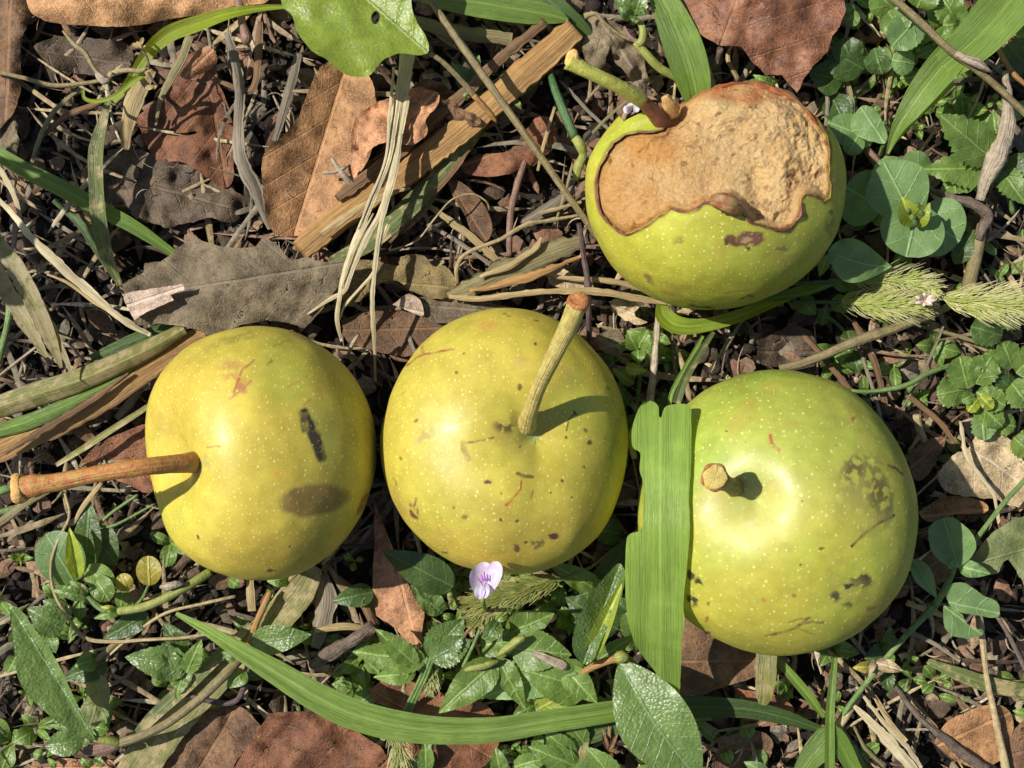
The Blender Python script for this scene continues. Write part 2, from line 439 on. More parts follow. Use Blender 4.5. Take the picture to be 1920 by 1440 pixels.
def m_attr(name, rough=.7, trans=.0, bump=1.0, scale=1500, mul=1.0):
    m = MB(name); v, u, w, rnd = m.coords()
    a = m.n('ShaderNodeVertexColor'); a.layer_name = 'Col'
    n = m.noise(v, scale, 4, .65); n2 = m.noise(v, scale*3, 3, .6)
    col = m.mix(m.mr(n, .3, .7, 0, .75), a.outputs[0], (0.35, 0.33, 0.30), 'MULTIPLY')
    bh = m.math('ADD', n, m.math('MULTIPLY', n2, .5))
    return m.finish(col, rough, bh, 3e-4*bump, .9, trans, spec=.3)
# ============================================================ SETTING: the soil
def gz(px, py):
    p = xy3(np.asarray(px, float).ravel(), np.asarray(py, float).ravel())
    far = ss(1500, 4000, np.hypot(p[:, 0]-960, p[:, 1]-720))
    r = -20+28*vn(p, 210, 1)+20*vn(p, 70, 2)+10*vn(p, 26, 3)+5*vn(p, 11, 4)
    return (r*(1-far)-14*far).reshape(np.shape(px))
ax_ = np.concatenate([-np.geomspace(30000, 1500, 26), np.arange(-1440, 1441, 6.0), np.geomspace(1500, 30000, 26)])
ay_ = np.concatenate([-np.geomspace(30000, 1150, 26), np.arange(-1100, 1101, 6.0), np.geomspace(1150, 30000, 26)])
GX, GY = np.meshgrid(ax_, ay_, indexing='ij')
gzz = gz(960+GX.ravel(), 720-GY.ravel())
mb = MB('soil'); v, u, w_, rnd = mb.coords()
n1 = mb.noise(v, 120, 5, .6); n2 = mb.noise(v, 900, 5, .7); n3 = mb.noise(v, 4000, 4, .7)
col = mb.mix(mb.mr(n1, .35, .65), (.024, .018, .013), (.046, .035, .026))
col = mb.mix(mb.mr(n2, .5, .7, 0, .7), col, (.014, .010, .007))
col = mb.mix(mb.mr(n3, .62, .75, 0, .6), col, (.10, .085, .065))
bh = mb.math('ADD', mb.math('MULTIPLY', n2, 2.0), n3)
m_soil = mb.finish(col, .85, bh, 6e-4, 1.0, spec=.25)
mk('soil', np.stack([GX.ravel(), GY.ravel(), gzz], -1), gridF(len(ax_), len(ay_)), m_soil, kind='structure')

# ============================================================ PEARS
def pear_mat(name, dotc, dsp=15.0, dr=3.4):
    m = MB(name); v, u, w, rnd = m.coords()
    a = m.n('ShaderNodeVertexColor'); a.layer_name = 'Col'
    base = a.outputs[0]
    n1 = m.noise(v, 380, 5, .6); n2 = m.noise(v, 3600, 3, .6); n3 = m.noise(v, 9000, 2)
    base = m.mix(m.mr(n1, .35, .65, 0, .38), base, (.68, .66, .45), 'MULTIPLY'); base = m.mix(m.mr(m.noise(v, 1100, 5, .7), .5, .75, 0, .30), base, (.72, .62, .5), 'MULTIPLY')
    # lenticels: pale dots, each cell with its own size, some missing
    uvv = m.n('ShaderNodeCombineXYZ'); m.l(u, uvv.inputs[0]); m.l(w, uvv.inputs[1])
    def dotlayer(spacing, lo, r0, r1, soft):
        vo = m.n('ShaderNodeTexVoronoi', voronoi_dimensions='2D'); m.l(uvv.outputs[0], vo.inputs['Vector']); vo.inputs['Scale'].default_value = 1/spacing
        sp = m.n('ShaderNodeSeparateColor'); m.l(vo.outputs['Color'], sp.inputs[0])
        rad = m.mr(sp.outputs[0], lo, 1.0, r0/spacing, r1/spacing, False)
        return m.mr(m.math('SUBTRACT', 1.0, m.math('DIVIDE', vo.outputs['Distance'], rad), clamp=True), 0.0, soft)
    dm = dotlayer(dsp, .1, .8, dr, .55); d2 = dotlayer(dsp*.66, .45, .3, dr*.75, .7)
    dots = m.math('MAXIMUM', dm, m.math('MULTIPLY', d2, .55))
    dots = m.math('MULTIPLY', dots, m.mr(n1, .3, .6, .45, 1.0))
    fade = m.math('MULTIPLY', dots, m.mr(a.outputs['Alpha'], 0, 1, .66, .2, False))
    col = m.mix(fade, base, dotc)
    col = m.mix(m.mr(n3, .68, .8, 0, .25), col, (.25, .2, .03))
    # tiny dark lenticel centres
    v3 = m.n('ShaderNodeTexVoronoi'); m.l(v, v3.inputs['Vector']); v3.inputs['Scale'].default_value = 230
    s3 = m.n('ShaderNodeSeparateColor'); m.l(v3.outputs['Color'], s3.inputs[0])
    d3 = m.math('LESS_THAN', v3.outputs['Distance'], m.mr(s3.outputs[1], .55, 1.0, 0, .045, False))
    col = m.mix(m.math('MULTIPLY', d3, .8), col, (.13, .07, .02))
    bh = m.math('ADD', m.math('MULTIPLY', n1, .5), m.math('ADD', m.math('MULTIPLY', dots, .35), m.math('MULTIPLY', n2, .22)))
    r = m.math('ADD', m.mr(n2, .3, .7, .42, .60), m.math('MULTIPLY', a.outputs['Alpha'], .3))
    return m.finish(col, r, bh, 1.6e-4, .5, spec=.5, sss=.12, sssr=(1, .8, .3), coat=.06)

def pear_mesh(bbox, axis, zc, cav=(.26, .34), sh=.05, lobes=(), calyx=.1, squash=.93, nt=420, np_=520, seed=1, spin=0.0, top=1.0, lop=0.0, lift=0.0):
    th = np.linspace(0.0008, math.pi-.0008, nt)[:, None]; ph = np.linspace(0, 2*math.pi, np_, endpoint=False)[None]+spin
    r = 1-cav[0]*np.exp(-(th/cav[1])**1.7)+sh*np.exp(-((th-.85)/.42)**2)-calyx*np.exp(-((math.pi-th)/.25)**2)+0*ph
    for (k, amp, p0, wd) in lobes: r = r+amp*np.cos(k*(ph-p0))*np.exp(-((th-.5)/wd)**2)*np.sin(th)**.5
    r = r+lop*np.sin(th)*np.cos(ph-1.0)
    D = np.stack([np.sin(th)*np.cos(ph), np.sin(th)*np.sin(ph), np.cos(th)+0*ph], -1).reshape(-1, 3)
    rr = r.reshape(-1)*(1+.028*vn(D, .8, seed)+.013*vn(D, .33, seed+3)+.003*vn(D, .12, seed+5))
    L = D*rr[:, None]; L[:, 2] *= squash
    a = np.array(axis, float); a /= np.linalg.norm(a)
    x = np.cross([0, 1, 0.01], a); x /= np.linalg.norm(x); y = np.cross(a, x)
    Wd = L[:, :1]*x+L[:, 1:2]*y+L[:, 2:]*a
    F = gridF(nt, np_, True)
    x0, x1, y0, y1 = bbox
    f = (HC-zc)/HC; sc = np.array([(x1-x0)/2*f, (y1-y0)/2*f]); sz = (sc[0]+sc[1])/2*.97
    c = np.array([((x0+x1)/2-960)*f, (720-(y0+y1)/2)*f])
    for it in range(8):
        X = Wd[:, 0]*sc[0]+c[0]; Y = Wd[:, 1]*sc[1]+c[1]; Z = Wd[:, 2]*sz
        Z = Z-Z.min()-8+lift; fz = (HC-Z)/HC
        px = 960+X/fz; py = 720-Y/fz
        sc *= np.array([(x1-x0)/(px.max()-px.min()), (y1-y0)/(py.max()-py.min())])
        c += np.array([((x0+x1)/2-(px.max()+px.min())/2), -((y0+y1)/2-(py.max()+py.min())/2)])*.9
    X = Wd[:, 0]*sc[0]+c[0]; Y = Wd[:, 1]*sc[1]+c[1]
    return np.stack([X, Y, Z], -1), F

def proj(V):
    f = (HC-V[:, 2])/HC
    return 960+V[:, 0]/f, 720-V[:, 1]/f
def normals(V, F):
    n = np.cross(V[F[:, 1]]-V[F[:, 0]], V[F[:, 2]]-V[F[:, 0]]); n /= np.linalg.norm(n, axis=1)[:, None]+1e-9
    out = np.zeros_like(V)
    for k in range(4): np.add.at(out, F[:, k], n)
    return out/(np.linalg.norm(out, axis=1)[:, None]+1e-9)
def front(V, F):
    n = normals(V, F); d = np.array([0, 0, HC])-V; d /= np.linalg.norm(d, axis=1)[:, None]
    return (n*d).sum(1) > -.05
def surfz(V, fr, x, y):
    px, py = proj(V); d = (px-x)**2+(py-y)**2+np.where(fr, 0, 1e9); k = np.argsort(d)[:6]
    return float(np.max(V[k, 2]))

def paint(V, F, base, marks, seed=0, specks=()):
    px, py = proj(V); fr = front(V, F)
    C = base(px, py, V).copy(); A = np.zeros(len(V))
    # albedo mottling, follows the skin in 3D
    mo = fbm(V, 90, seed+40, 4)
    C *= (1+.13*mo+.05*vn(V, 22, seed+43))[:, None]; ru = ss(.35, .9, fbm(V, 60, seed+44, 5)); C = C*(1-.4*ru[:, None])+np.array([.40, .27, .06])*.4*ru[:, None]
    g = ss(.1, .8, fbm(V, 130, seed+60, 3)); C = C*(1-.6*g[:, None])+C*np.array([.76, .98, .85])*.6*g[:, None]
    wob = np.stack([vn(V, 16, seed+70)*3+vn(V, 6, seed+71)*1.6, vn(V, 16, seed+72)*3+vn(V, 6, seed+73)*1.6], -1)
    X = px+wob[:, 0]; Y = py+wob[:, 1]
    for m in marks:
        if m[0] == 'l':     # line for scratches and painted shade: pts, width, colour, alpha
            _, pts, wd, col, al = m
            X2 = px+wob[:, 0]*.5; Y2 = py+wob[:, 1]*.5
            d = dpoly(X2, Y2, pts); a = (1-ss(wd*.35, wd*.75+1.0, d))*al*(.75+.5*vn(V, 9, seed+80))
        elif m[0] == 'e':   # blotch: cx,cy,rx,ry,ang,colour,alpha,softness,break-up
            _, cx, cy, rx, ry, an, col, al, so, br = m
            ca, sa = math.cos(math.radians(an)), math.sin(math.radians(an))
            q = np.hypot(((X-cx)*ca+(Y-cy)*sa)/rx, (-(X-cx)*sa+(Y-cy)*ca)/ry)
            a = (1-ss(1-so, 1+so*.4, q))
            if br: a = a*ss(-.35+br*.5, .05+br*.6, fbm(V, 11, seed+90, 3)+(1-q)*.55)
            a = a*al*(.8 if rx < 6.5 and rx > 0 else 1)
        a = np.clip(a*1.3, 0, 1)*fr
        C = C*(1-a[:, None])+np.array(col)*a[:, None]; A = np.maximum(A, a)
    return np.hstack([np.clip(C, 0, 1), A[:, None]])

YEL = np.array([.530, .412, .055]); YGR = np.array([.405, .375, .055]); GRN = np.array([.36, .41, .08]); ORA = np.array([.55, .33, .045])
def lerp(a, b, t): return a*(1-t[:, None])+b*t[:, None]
BR = (.075, .04, .015); RED = (.26, .085, .03); MAR = (.12, .035, .022); BLK = (.035, .03, .012); OLV = (.15, .115, .030)

m_pear = pear_mat('pear_skin', (.72, .63, .19), 14.5, 3.3); m_pear4 = pear_mat('pear_skin_green', (.62, .62, .20), 18.0, 3.7)
def pear_uv(V):
    c = (V.max(0)+V.min(0))/2; d = (V-c)/((V.max(0)-V.min(0))/2); d /= np.linalg.norm(d, axis=1)[:, None]
    return d[:, :2]*np.sqrt(2/(1.02+d[:, 2:]))*235
def pear_thing(label, V, F, C, z):
    c = V.mean(0)
    t = bpy.data.objects.new('pear', None); COL.objects.link(t); t.location = np.array([c[0], c[1], V[:, 2].min()])*S
    t.empty_display_size = .01; t['label'] = label; t['category'] = 'pear'; t['group'] = 'fallen pears lying on the ground'
    return t

def stem_piece(t, pts, mat, knots=(), rough=.05, seg=18):
    V, F, U = tube(pts, seg=seg, rough=rough, step=5, knots=knots); return mk('stem', V, F, mat, t, uv=U)

m_st_yel = m_stem((.50, .42, .13), (.38, .29, .08), .5, .4, .85, (.26, .09, .025))
m_st_org = m_stem((.48, .155, .045), (.50, .29, .075), .45, .5, .8, (.17, .045, .02))
m_st_grn = m_stem((.46, .46, .09), (.36, .36, .07), .5, .3, .5, (.12, .10, .03))
m_st_red = m_stem((.16, .06, .03), (.26, .09, .035), .55, .4, .5, (.5, .3, .12))
m_cut = m_stem((.74, .46, .16), (.60, .32, .10), .7, .2, .4, (.25, .08, .02))

# ---- pear 1: stem to the left
V, F = pear_mesh((272, 706, 611, 1088), (-.80, -.04, .62), 200, cav=(.38, .37), sh=.03, lobes=((3, .03, .4, .6), (1, .05, 2.3, .6)), squash=.97, seed=11, lop=-.02, lift=22)
def b1(px, py, V):
    g = ss(560, 690, px)*(1-ss(880, 1000, py)); C = lerp(np.tile(YEL, (len(px), 1)), YGR, np.clip(.25+.6*g+.25*ss(800, 640, py), 0, 1))
    return lerp(C, ORA, .35*np.exp(-(((px-345)/60)**2+((py-720)/60)**2))+.3*np.exp(-(((px-560)/200)**2+((py-1040)/60)**2)))
PK = (.42, .17, .07)
mk1 = [('e', 440, 700, 38, 26, 30, PK, .45, .6, .25), ('e', 450, 728, 16, 10, 40, PK, .7, .5, .2), ('l', [(476, 677), (455, 692), (447, 712), (438, 736)], 3, RED, .75), ('l', [(470, 715), (432, 748)], 4, PK, .7),
 ('l', [(575, 705), (540, 725)], 4, PK, .6), ('l', [(510, 676), (500, 684)], 3, RED, .6), ('l', [(425, 640), (470, 628)], 12, OLV, .35), ('l', [(512, 650), (545, 636)], 2, RED, .4), ('e', 398, 650, 30, 10, -35, (.3, .2, .03), .4, .7, .3),  # the wide olive line at the top edge is leaf shade painted in
 ('e', 605, 815, 34, 62, -20, (.34, .37, .07), .4, .8, 0), ('l', [(571, 776), (583, 806), (595, 833), (602, 857)], 17, (.02, .012, .01), 1), ('l', [(566, 788), (570, 806)], 8, BLK, .8), ('e', 590, 818, 14, 46, -22, (.05, .03, .015), .7, .6, .5),
 ('e', 588, 938, 70, 33, -7, (.19, .12, .03), .66, .22, 0), ('e', 560, 935, 34, 24, -7, (.13, .075, .02), .3, .6, .3), ('e', 682, 942, 8, 30, 25, (.20, .09, .02), .7, .5, .35), ('e', 690, 810, 12, 60, 0, (.30, .24, .04), .4, .7, .3),
 ('e', 371, 1006, 5, 3, 40, MAR, .9, .4, 0), ('e', 510, 1071, 12, 4, 0, MAR, .7, .4, .2), ('e', 545, 1024, 2.5, 2.5, 0, BR, .8, .4, 0), ('l', [(388, 838), (412, 837)], 2, RED, .5), ('e', 520, 888, 16, 8, 0, ORA, .6, .7, 0),
 ('e', 378, 868, 24, 22, 0, (.33, .30, .10), .5, .6, .2), ('l', [(583, 748), (570, 760)], 2, RED, .5), ('e', 328, 865, 14, 5, 10, BR, .3, .6, .4)]
C = paint(V, F, b1, mk1, 1)
t = pear_thing('yellow pear with a long orange stem pointing left and an oval brown bruise', V, F, C, 0)
mk('body', V, F, m_pear, t, cols=C, uv=pear_uv(V))
P1 = (V, front(V, F)); z = surfz(*P1, 366, 866)
stem_piece(t, [(383, 862, z-34, 17), (366, 866, z-6, 18), (340, 869, z+25, 15), (270, 875, z+62, 13.5), (180, 889, z+70, 13), (100, 905, z+70, 14), (58, 912, z+68, 17), (42, 916, z+66, 21)], m_st_org, knots=((.93, .12),))
V2, F2, U2 = tube([(46, 915, z+66, 21), (38, 917, z+66, 24), (30, 919, z+66, 23), (28, 919, z+66, 14)], seg=16, rough=.1, step=3)
mk('stem_end', V2, F2, m_cut, t, uv=U2)
V2, F2, U2 = tube([(378, 848, z-6, 5), (386, 866, z-10, 6), (378, 884, z-10, 5)], seg=8, rough=.3, step=4); mk('stem_scar', V2, F2, m_stem((.2, .18, .15), (.13, .11, .08), .8), t, uv=U2)

# ---- pear 2: centre
V, F = pear_mesh((712, 1178, 577, 1077), (.33, .09, .95), 195, cav=(.20, .28), sh=.03, lobes=((5, .018, .3, .45), (2, .02, 1.2, .5)), squash=.90, seed=23, lop=.01)
def b2(px, py, V):
    g = .35+.35*fbm(V, 220, 5); C = lerp(np.tile(YEL, (len(px), 1)), YGR, np.clip(g+.15*ss(800, 600, py)-.2*ss(850, 1050, py), 0, 1))
    C = lerp(C, ORA, .45*np.exp(-(((px-910)/25)**2+((py-608)/14)**2))+.4*ss(950, 1070, py)*np.exp(-((px-900)/140)**2))
    return lerp(C, np.array([.36, .33, .05]), .5*np.exp(-(((px-955)/60)**2+((py-770)/45)**2)))
mk2 = [('e', 988, 800, 34, 20, 10, (.30, .29, .05), .55, .8, 0), ('e', 960, 792, 16, 26, 20, (.20, .17, .035), .5, .7, .2), ('l', [(762, 686), (780, 672), (793, 664), (850, 655)], 3, RED, .8), ('l', [(793, 664), (792, 650)], 4, RED, .7), ('e', 812, 628, 8, 14, 40, ORA, .6, .6, .2), ('e', 910, 610, 22, 12, 0, (.45, .27, .05), .6, .6, .2),
 ('e', 757, 738, 6, 9, 10, (.2, .13, .05), .7, .4, .1), ('e', 857, 700, 5, 3, 0, BR, .8, .4, .0), ('e', 870, 662, 2.5, 2.5, 0, BR, .8, .4, 0), ('e', 1004, 601, 4, 2.5, 20, BR, .8, .4, 0), ('e', 1004, 643, 3, 3, 0, BR, .9, .4, 0), ('e', 973, 728, 5, 7, -30, BR, .8, .4, 0),
 ('e', 950, 590, 10, 4, 20, OLV, .6, .5, .2), ('e', 795, 815, 20, 26, 30, (.36, .27, .10), .5, .6, .3), ('l', [(868, 830), (870, 845), (878, 860)], 9, (.25, .14, .05), .6), ('l', [(877, 830), (905, 826), (925, 820)], 3, BR, .5), ('e', 945, 800, 22, 12, 10, BR, .6, .6, .35),
 ('l', [(1078, 775), (1066, 788), (1061, 808)], 2, MAR, .8), ('e', 1078, 775, 4, 4, 0, BR, .9, .4, 0), ('e', 1061, 820, 3, 3, 0, BR, .9, .4, 0), ('e', 1106, 828, 5, 5, 0, BR, .9, .4, 0), ('e', 1097, 808, 5, 4, 0, BR, .7, .4, 0), ('e', 1055, 903, 4, 4, 0, BR, .9, .4, 0),
 ('e', 916, 905, 8, 6, -20, MAR, .75, .4, .1), ('l', [(971, 888), (982, 893), (997, 894)], 5, MAR, .8), ('l', [(977, 902), (974, 918), (966, 932), (949, 948)], 3, (.42, .12, .02), .8), ('l', [(999, 921), (994, 936)], 3, MAR, .8),
 ('e', 853, 954, 4, 3, 0, BR, .8, .4, 0), ('e', 777, 958, 9, 17, -15, MAR, .85, .3, .1), ('l', [(780, 935), (776, 950)], 3, MAR, .6), ('e', 940, 975, 4, 4, 0, BR, .85, .4, 0), ('e', 968, 977, 4, 4, 0, BR, .85, .4, 0), ('e', 968, 1028, 6, 6, 0, MAR, .85, .4, 0),
 ('e', 1036, 1005, 11, 9, 0, MAR, .85, .4, .1), ('e', 1008, 1018, 16, 12, -10, OLV, .7, .4, .5), ('e', 868, 970, 12, 4, 0, OLV, .7, .5, .4), ('e', 780, 789, 4, 4, 0, BR, .7, .4, 0), ('e', 1141, 729, 4, 6, 0, BLK, .6, .5, .2), ('e', 1141, 822, 9, 8, 0, BLK, .55, .5, .4),
 ('e', 1167, 775, 3, 4, 0, BR, .8, .4, 0), ('e', 740, 905, 4, 12, -20, OLV, .6, .5, .3), ('e', 1095, 875, 5, 3, 20, BR, .6, .5, 0), ('e', 834, 1036, 5, 3, 0, MAR, .8, .4, 0), ('e', 985, 1017, 4, 3, 0, BR, .8, .4, 0), ('e', 1060, 700, 24, 14, 30, (.44, .28, .09), .3, .7, .2), ('e', 980, 680, 30, 18, 0, (.44, .30, .10), .28, .7, .2),
 ('e', 753, 860, 3, 3, 0, BR, .8, .4, 0), ('e', 940, 925, 3, 2, 0, BR, .8, .4, 0), ('e', 1070, 935, 2.5, 2.5, 0, BR, .8, .4, 0), ('e', 975, 836, 3, 3, 0, BR, .8, .4, 0), ('e', 1032, 925, 2.5, 2.5, 0, BR, .8, .4, 0), ('e', 990, 812, 26, 16, 30, (.40, .46, .16), .6, .6, .1)]
C = paint(V, F, b2, mk2, 2)
t = pear_thing('yellow pear with a thick pale stem and dark freckles, middle of the row', V, F, C, 0)
mk('body', V, F, m_pear, t, cols=C, uv=pear_uv(V))
P2 = (V, front(V, F)); z = surfz(*P2, 988, 797)
stem_piece(t, [(984, 806, z-30, 17), (987, 797, z-4, 16.5), (993, 774, z+35, 12.5), (1012, 722, z+82, 11.5), (1036, 672, z+120, 12.5), (1062, 620, z+152, 14), (1078, 582, z+174, 14.5), (1083, 570, z+178, 15.5)], m_st_yel, knots=((.12, .12),))
V2, F2, U2 = tube([(1082, 574, z+175, 16), (1085, 565, z+182, 17), (1086, 561, z+185, 14.5), (1086, 560, z+186, 10)], seg=16, rough=.14, step=3)
mk('stem_end', V2, F2, m_stem((.30, .09, .03), (.45, .2, .06), .7), t, uv=U2)

# ---- pear 4: right, blade over its left side
V, F = pear_mesh((1195, 1722, 693, 1230), (-.33, .18, .93), 220, cav=(.15, .19), sh=-.01, lobes=((4, .014, .2, .5), (2, .02, .5, .5)), squash=.92, seed=37, lop=.012)
def b4(px, py, V):
    g = 1-ss(840, 1060, py+.15*(px-1460)); g = np.maximum(g, .75*ss(1560, 1700, px)*(1-ss(1000, 1200, py))); C = lerp(np.tile(np.array([.42, .375, .045]), (len(px), 1)), np.array([.33, .365, .055]), np.clip(g+.15*fbm(V, 200, 9), 0, 1))
    C = lerp(C, YGR*.9, .4*ss(1100, 1210, py))
    return lerp(C, np.array([.46, .46, .21]), .35*np.exp(-(((px-1400)/110)**2+((py-960)/90)**2)))
mk4 = [('l', [(1444, 816), (1447, 832), (1460, 843)], 6, (.36, .10, .04), .85), ('e', 1600, 787, 5, 8, 20, (.28, .10, .03), .85, .4, 0), ('l', [(1597, 1025), (1622, 999), (1648, 981), (1677, 966)], 3.5, (.07, .02, .015), .95), ('l', [(1666, 872), (1678, 878), (1691, 889)], 3, (.12, .05, .02), .85),
 ('e', 1541, 1029, 6, 4, -30, MAR, .8, .4, 0), ('e', 1618, 905, 55, 62, 20, (.20, .17, .035), .9, .7, .3), ('e', 1600, 930, 70, 70, 0, (.34, .33, .07), .40, .8, .0), ('e', 1660, 960, 26, 30, 0, (.2, .17, .04), .6, .7, .45), ('e', 1650, 925, 24, 44, -20, (.13, .11, .025), .75, .7, .45), ('e', 1600, 880, 24, 30, 30, (.12, .10, .025), .7, .7, .55), ('e', 1625, 1000, 50, 24, -30, (.3, .28, .06), .5, .8, .2), ('e', 1565, 1080, 20, 60, 10, (.30, .27, .05), .45, .8, .15),
 ('e', 1616, 1091, 22, 15, -5, BLK, 1, .5, .3), ('e', 1600, 1110, 40, 30, 0, (.28, .25, .05), .5, .8, .1), ('e', 1590, 1100, 14, 6, 0, BLK, .8, .5, .4), ('e', 1568, 1118, 12, 12, 0, BLK, .7, .6, .6), ('e', 1592, 1136, 22, 7, -5, BLK, .6, .6, .6), ('e', 1632, 1140, 14, 6, 0, OLV, .5, .6, .5),
 ('l', [(1435, 1193), (1470, 1186), (1493, 1177), (1516, 1158)], 3.5, (.14, .07, .02), .75), ('l', [(1498, 1172), (1522, 1165), (1546, 1167)], 4, (.14, .06, .025), .8), ('l', [(1480, 1166), (1520, 1157)], 3, (.2, .1, .03), .6), ('l', [(1500, 1180), (1530, 1192)], 3, (.3, .15, .04), .5),
 ('e', 1295, 1075, 8, 14, 0, BLK, .8, .5, .65), ('e', 1310, 1092, 8, 14, -30, BLK, .8, .5, .6), ('e', 1298, 1125, 10, 16, -25, BLK, .85, .5, .5), ('e', 1325, 1160, 4, 7, 20, (.30, .07, .02), .9, .4, 0), ('e', 1328, 1188, 7, 3, 25, MAR, .8, .4, 0), ('e', 1431, 1127, 5, 3, 20, (.4, .12, .03), .7, .4, 0), ('e', 1328, 1131, 4, 3, 0, BLK, .7, .4, 0),
 ('e', 1360, 810, 3, 3, 0, BR, .8, .4, 0), ('e', 1398, 829, 2, 2, 0, BR, .8, .4, 0), ('e', 1327, 1030, 5, 4, 0, (.3, .25, .1), .5, .5, .3), ('e', 1410, 990, 40, 24, -10, (.52, .49, .26), .28, .7, .4), ('e', 1620, 820, 18, 14, 0, (.42, .35, .08), .4, .6, .2), ('e', 1500, 1060, 2.5, 2.5, 0, BR, .8, .4, 0), ('e', 1490, 1118, 7, 5, 0, OLV, .6, .5, .5)]
C = paint(V, F, b4, mk4, 4)
t = pear_thing('large pale green pear with a short cut stem, partly behind a broad grass blade', V, F, C, 0)
mk('body', V, F, m_pear4, t, cols=C, uv=pear_uv(V))
P4 = (V, front(V, F)); z = surfz(*P4, 1377, 916)
stem_piece(t, [(1382, 914, z-34, 15), (1377, 914, z, 15), (1368, 910, z+30, 12), (1354, 903, z+58, 14), (1343, 896, z+78, 18)], m_stem((.27, .24, .06), (.17, .13, .04), .55), rough=.1)
V2, F2, U2 = tube([(1344, 896.5, z+70, 17), (1341, 895, z+84, 19), (1340.5, 894.7, z+90, 19), (1340.5, 894.7, z+92.5, 16), (1340.5, 894.7, z+93, 4)], seg=20, rough=.12, step=2)
o = mk('stem_end', V2, F2, m_stem((.62, .50, .16), (.50, .36, .09), .8, .2, .9, (.30, .14, .04)), t, uv=U2); o['label'] = 'round pale cut end'
V2, F2, U2 = tube([(1340.5+23.0*math.cos(a)*(1+.05*math.sin(3*a)), 894.7+24.0*math.sin(a), z+87, 2.4+.8*math.sin(5*a)) for a in np.linspace(0, 6.2832, 22)], seg=8, rough=.2, step=4)
mk('stem_end_rim', V2, F2, m_stem((.42, .15, .04), (.26, .09, .03), .6), t, uv=U2)

# ---- pear 3: bitten, upper right
V, F = pear_mesh((1097, 1587, 140, 581), (-.42, .62, .66), 205, cav=(.14, .22), sh=.02, lobes=((2, .01, .2, .5),), squash=.98, nt=640, np_=700, seed=51, lop=.01)
FL = [(1243, 243), (1225, 250), (1200, 249), (1172, 255), (1150, 268), (1138, 288), (1126, 312), (1118, 342), (1119, 372), (1126, 396), (1140, 416), (1158, 431), (1176, 438), (1196, 431), (1216, 419), (1240, 403), (1256, 390), (1272, 394), (1290, 396), (1306, 389), (1316, 380), (1330, 379), (1348, 370), (1368, 367), (1384, 380), (1394, 400), (1406, 414), (1430, 421), (1456, 431), (1476, 429), (1490, 419), (1500, 400), (1501, 374), (1510, 362), (1530, 367), (1545, 376), (1554, 372), (1556, 350), (1553, 310), (1556, 280), (1549, 250), (1534, 225), (1505, 196), (1480, 170), (1440, 158), (1400, 151), (1360, 154), (1322, 168), (1290, 188), (1266, 203), (1262, 212), (1258, 225), (1250, 232)]
OUT = [(1260, 100), (1600, 100), (1600, 240), (1560, 262), (1534, 225), (1505, 196), (1480, 170), (1440, 158), (1400, 151), (1360, 154), (1322, 168), (1290, 188), (1262, 206)]
px, py = proj(V)
yb = np.interp(px, [1150, 1170, 1200, 1240, 1266, 1290, 1322, 1360, 1400, 1440, 1480, 1505, 1534, 1549, 1570], [200, 228, 214, 203, 203, 188, 168, 155, 152, 158, 170, 194, 222, 240, 240])+2.5*vn(xy3(px, px*0), 14, 77)
cut = (py < yb) & (px > 1160) & (px < 1552)
fr = front(V, F); V[:] = P(px, np.where(cut, yb+.02*(py-yb), py), V[:, 2]); py = np.where(cut, yb, py)
# the bite: everything the mouth took off above and behind the old outline is pressed down to a rough bowl
nz = fbm(V, 30, 200, 4)
q = np.stack([px, py], -1)
wx = px+vn(V, 14, 210)*2.2; wy = py+vn(V, 14, 211)*2.2
inF = inpoly(wx, wy, FL) | (cut & fr & (px > 1258)) | (inpoly(px, py+9, FL) & (px > 1262) & (px < 1500) & (py < 215)); dF = dpoly(wx, wy, FL, True)
flesh = inF & ((V[:, 2] > 120) | cut) & (fr | cut)
edge = ss(0, 16, dF)
bowl = np.exp(-(((px-1390)/150)**2+((py-300)/95)**2))
crumb = ss(1340, 1500, px)
dep = edge*(10+52*bowl)+ edge*(5+3*crumb)*fbm(V, 24, 220, 5)+edge*crumb*4.5*np.abs(fbm(V, 12, 230, 3))+edge*5*vn(V, 75, 221)+10*np.exp(-(dF/7)**2)*(1-0)
dep += edge*16*np.exp(-(((px-1420)/20)**2+((py-360)/50)**2))      # groove towards the knob
dep -= edge*12*np.exp(-(((px-1330)/60)**2+((py-200)/30)**2))
dep = np.where(flesh, dep, 0)
lip = np.where(~inF & (V[:, 2] > 120), 2.5*np.exp(-(dF/5)**2), 0)
Vn = V.copy(); Z = V[:, 2]-dep+lip; Vn[:] = P(px, py, Z)
V = Vn
def b3(px, py, V):
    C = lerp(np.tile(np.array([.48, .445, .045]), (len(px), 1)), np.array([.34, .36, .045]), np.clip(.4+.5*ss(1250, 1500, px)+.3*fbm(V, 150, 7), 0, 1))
    return lerp(C, np.array([.30, .29, .035]), .7*ss(500, 570, py))
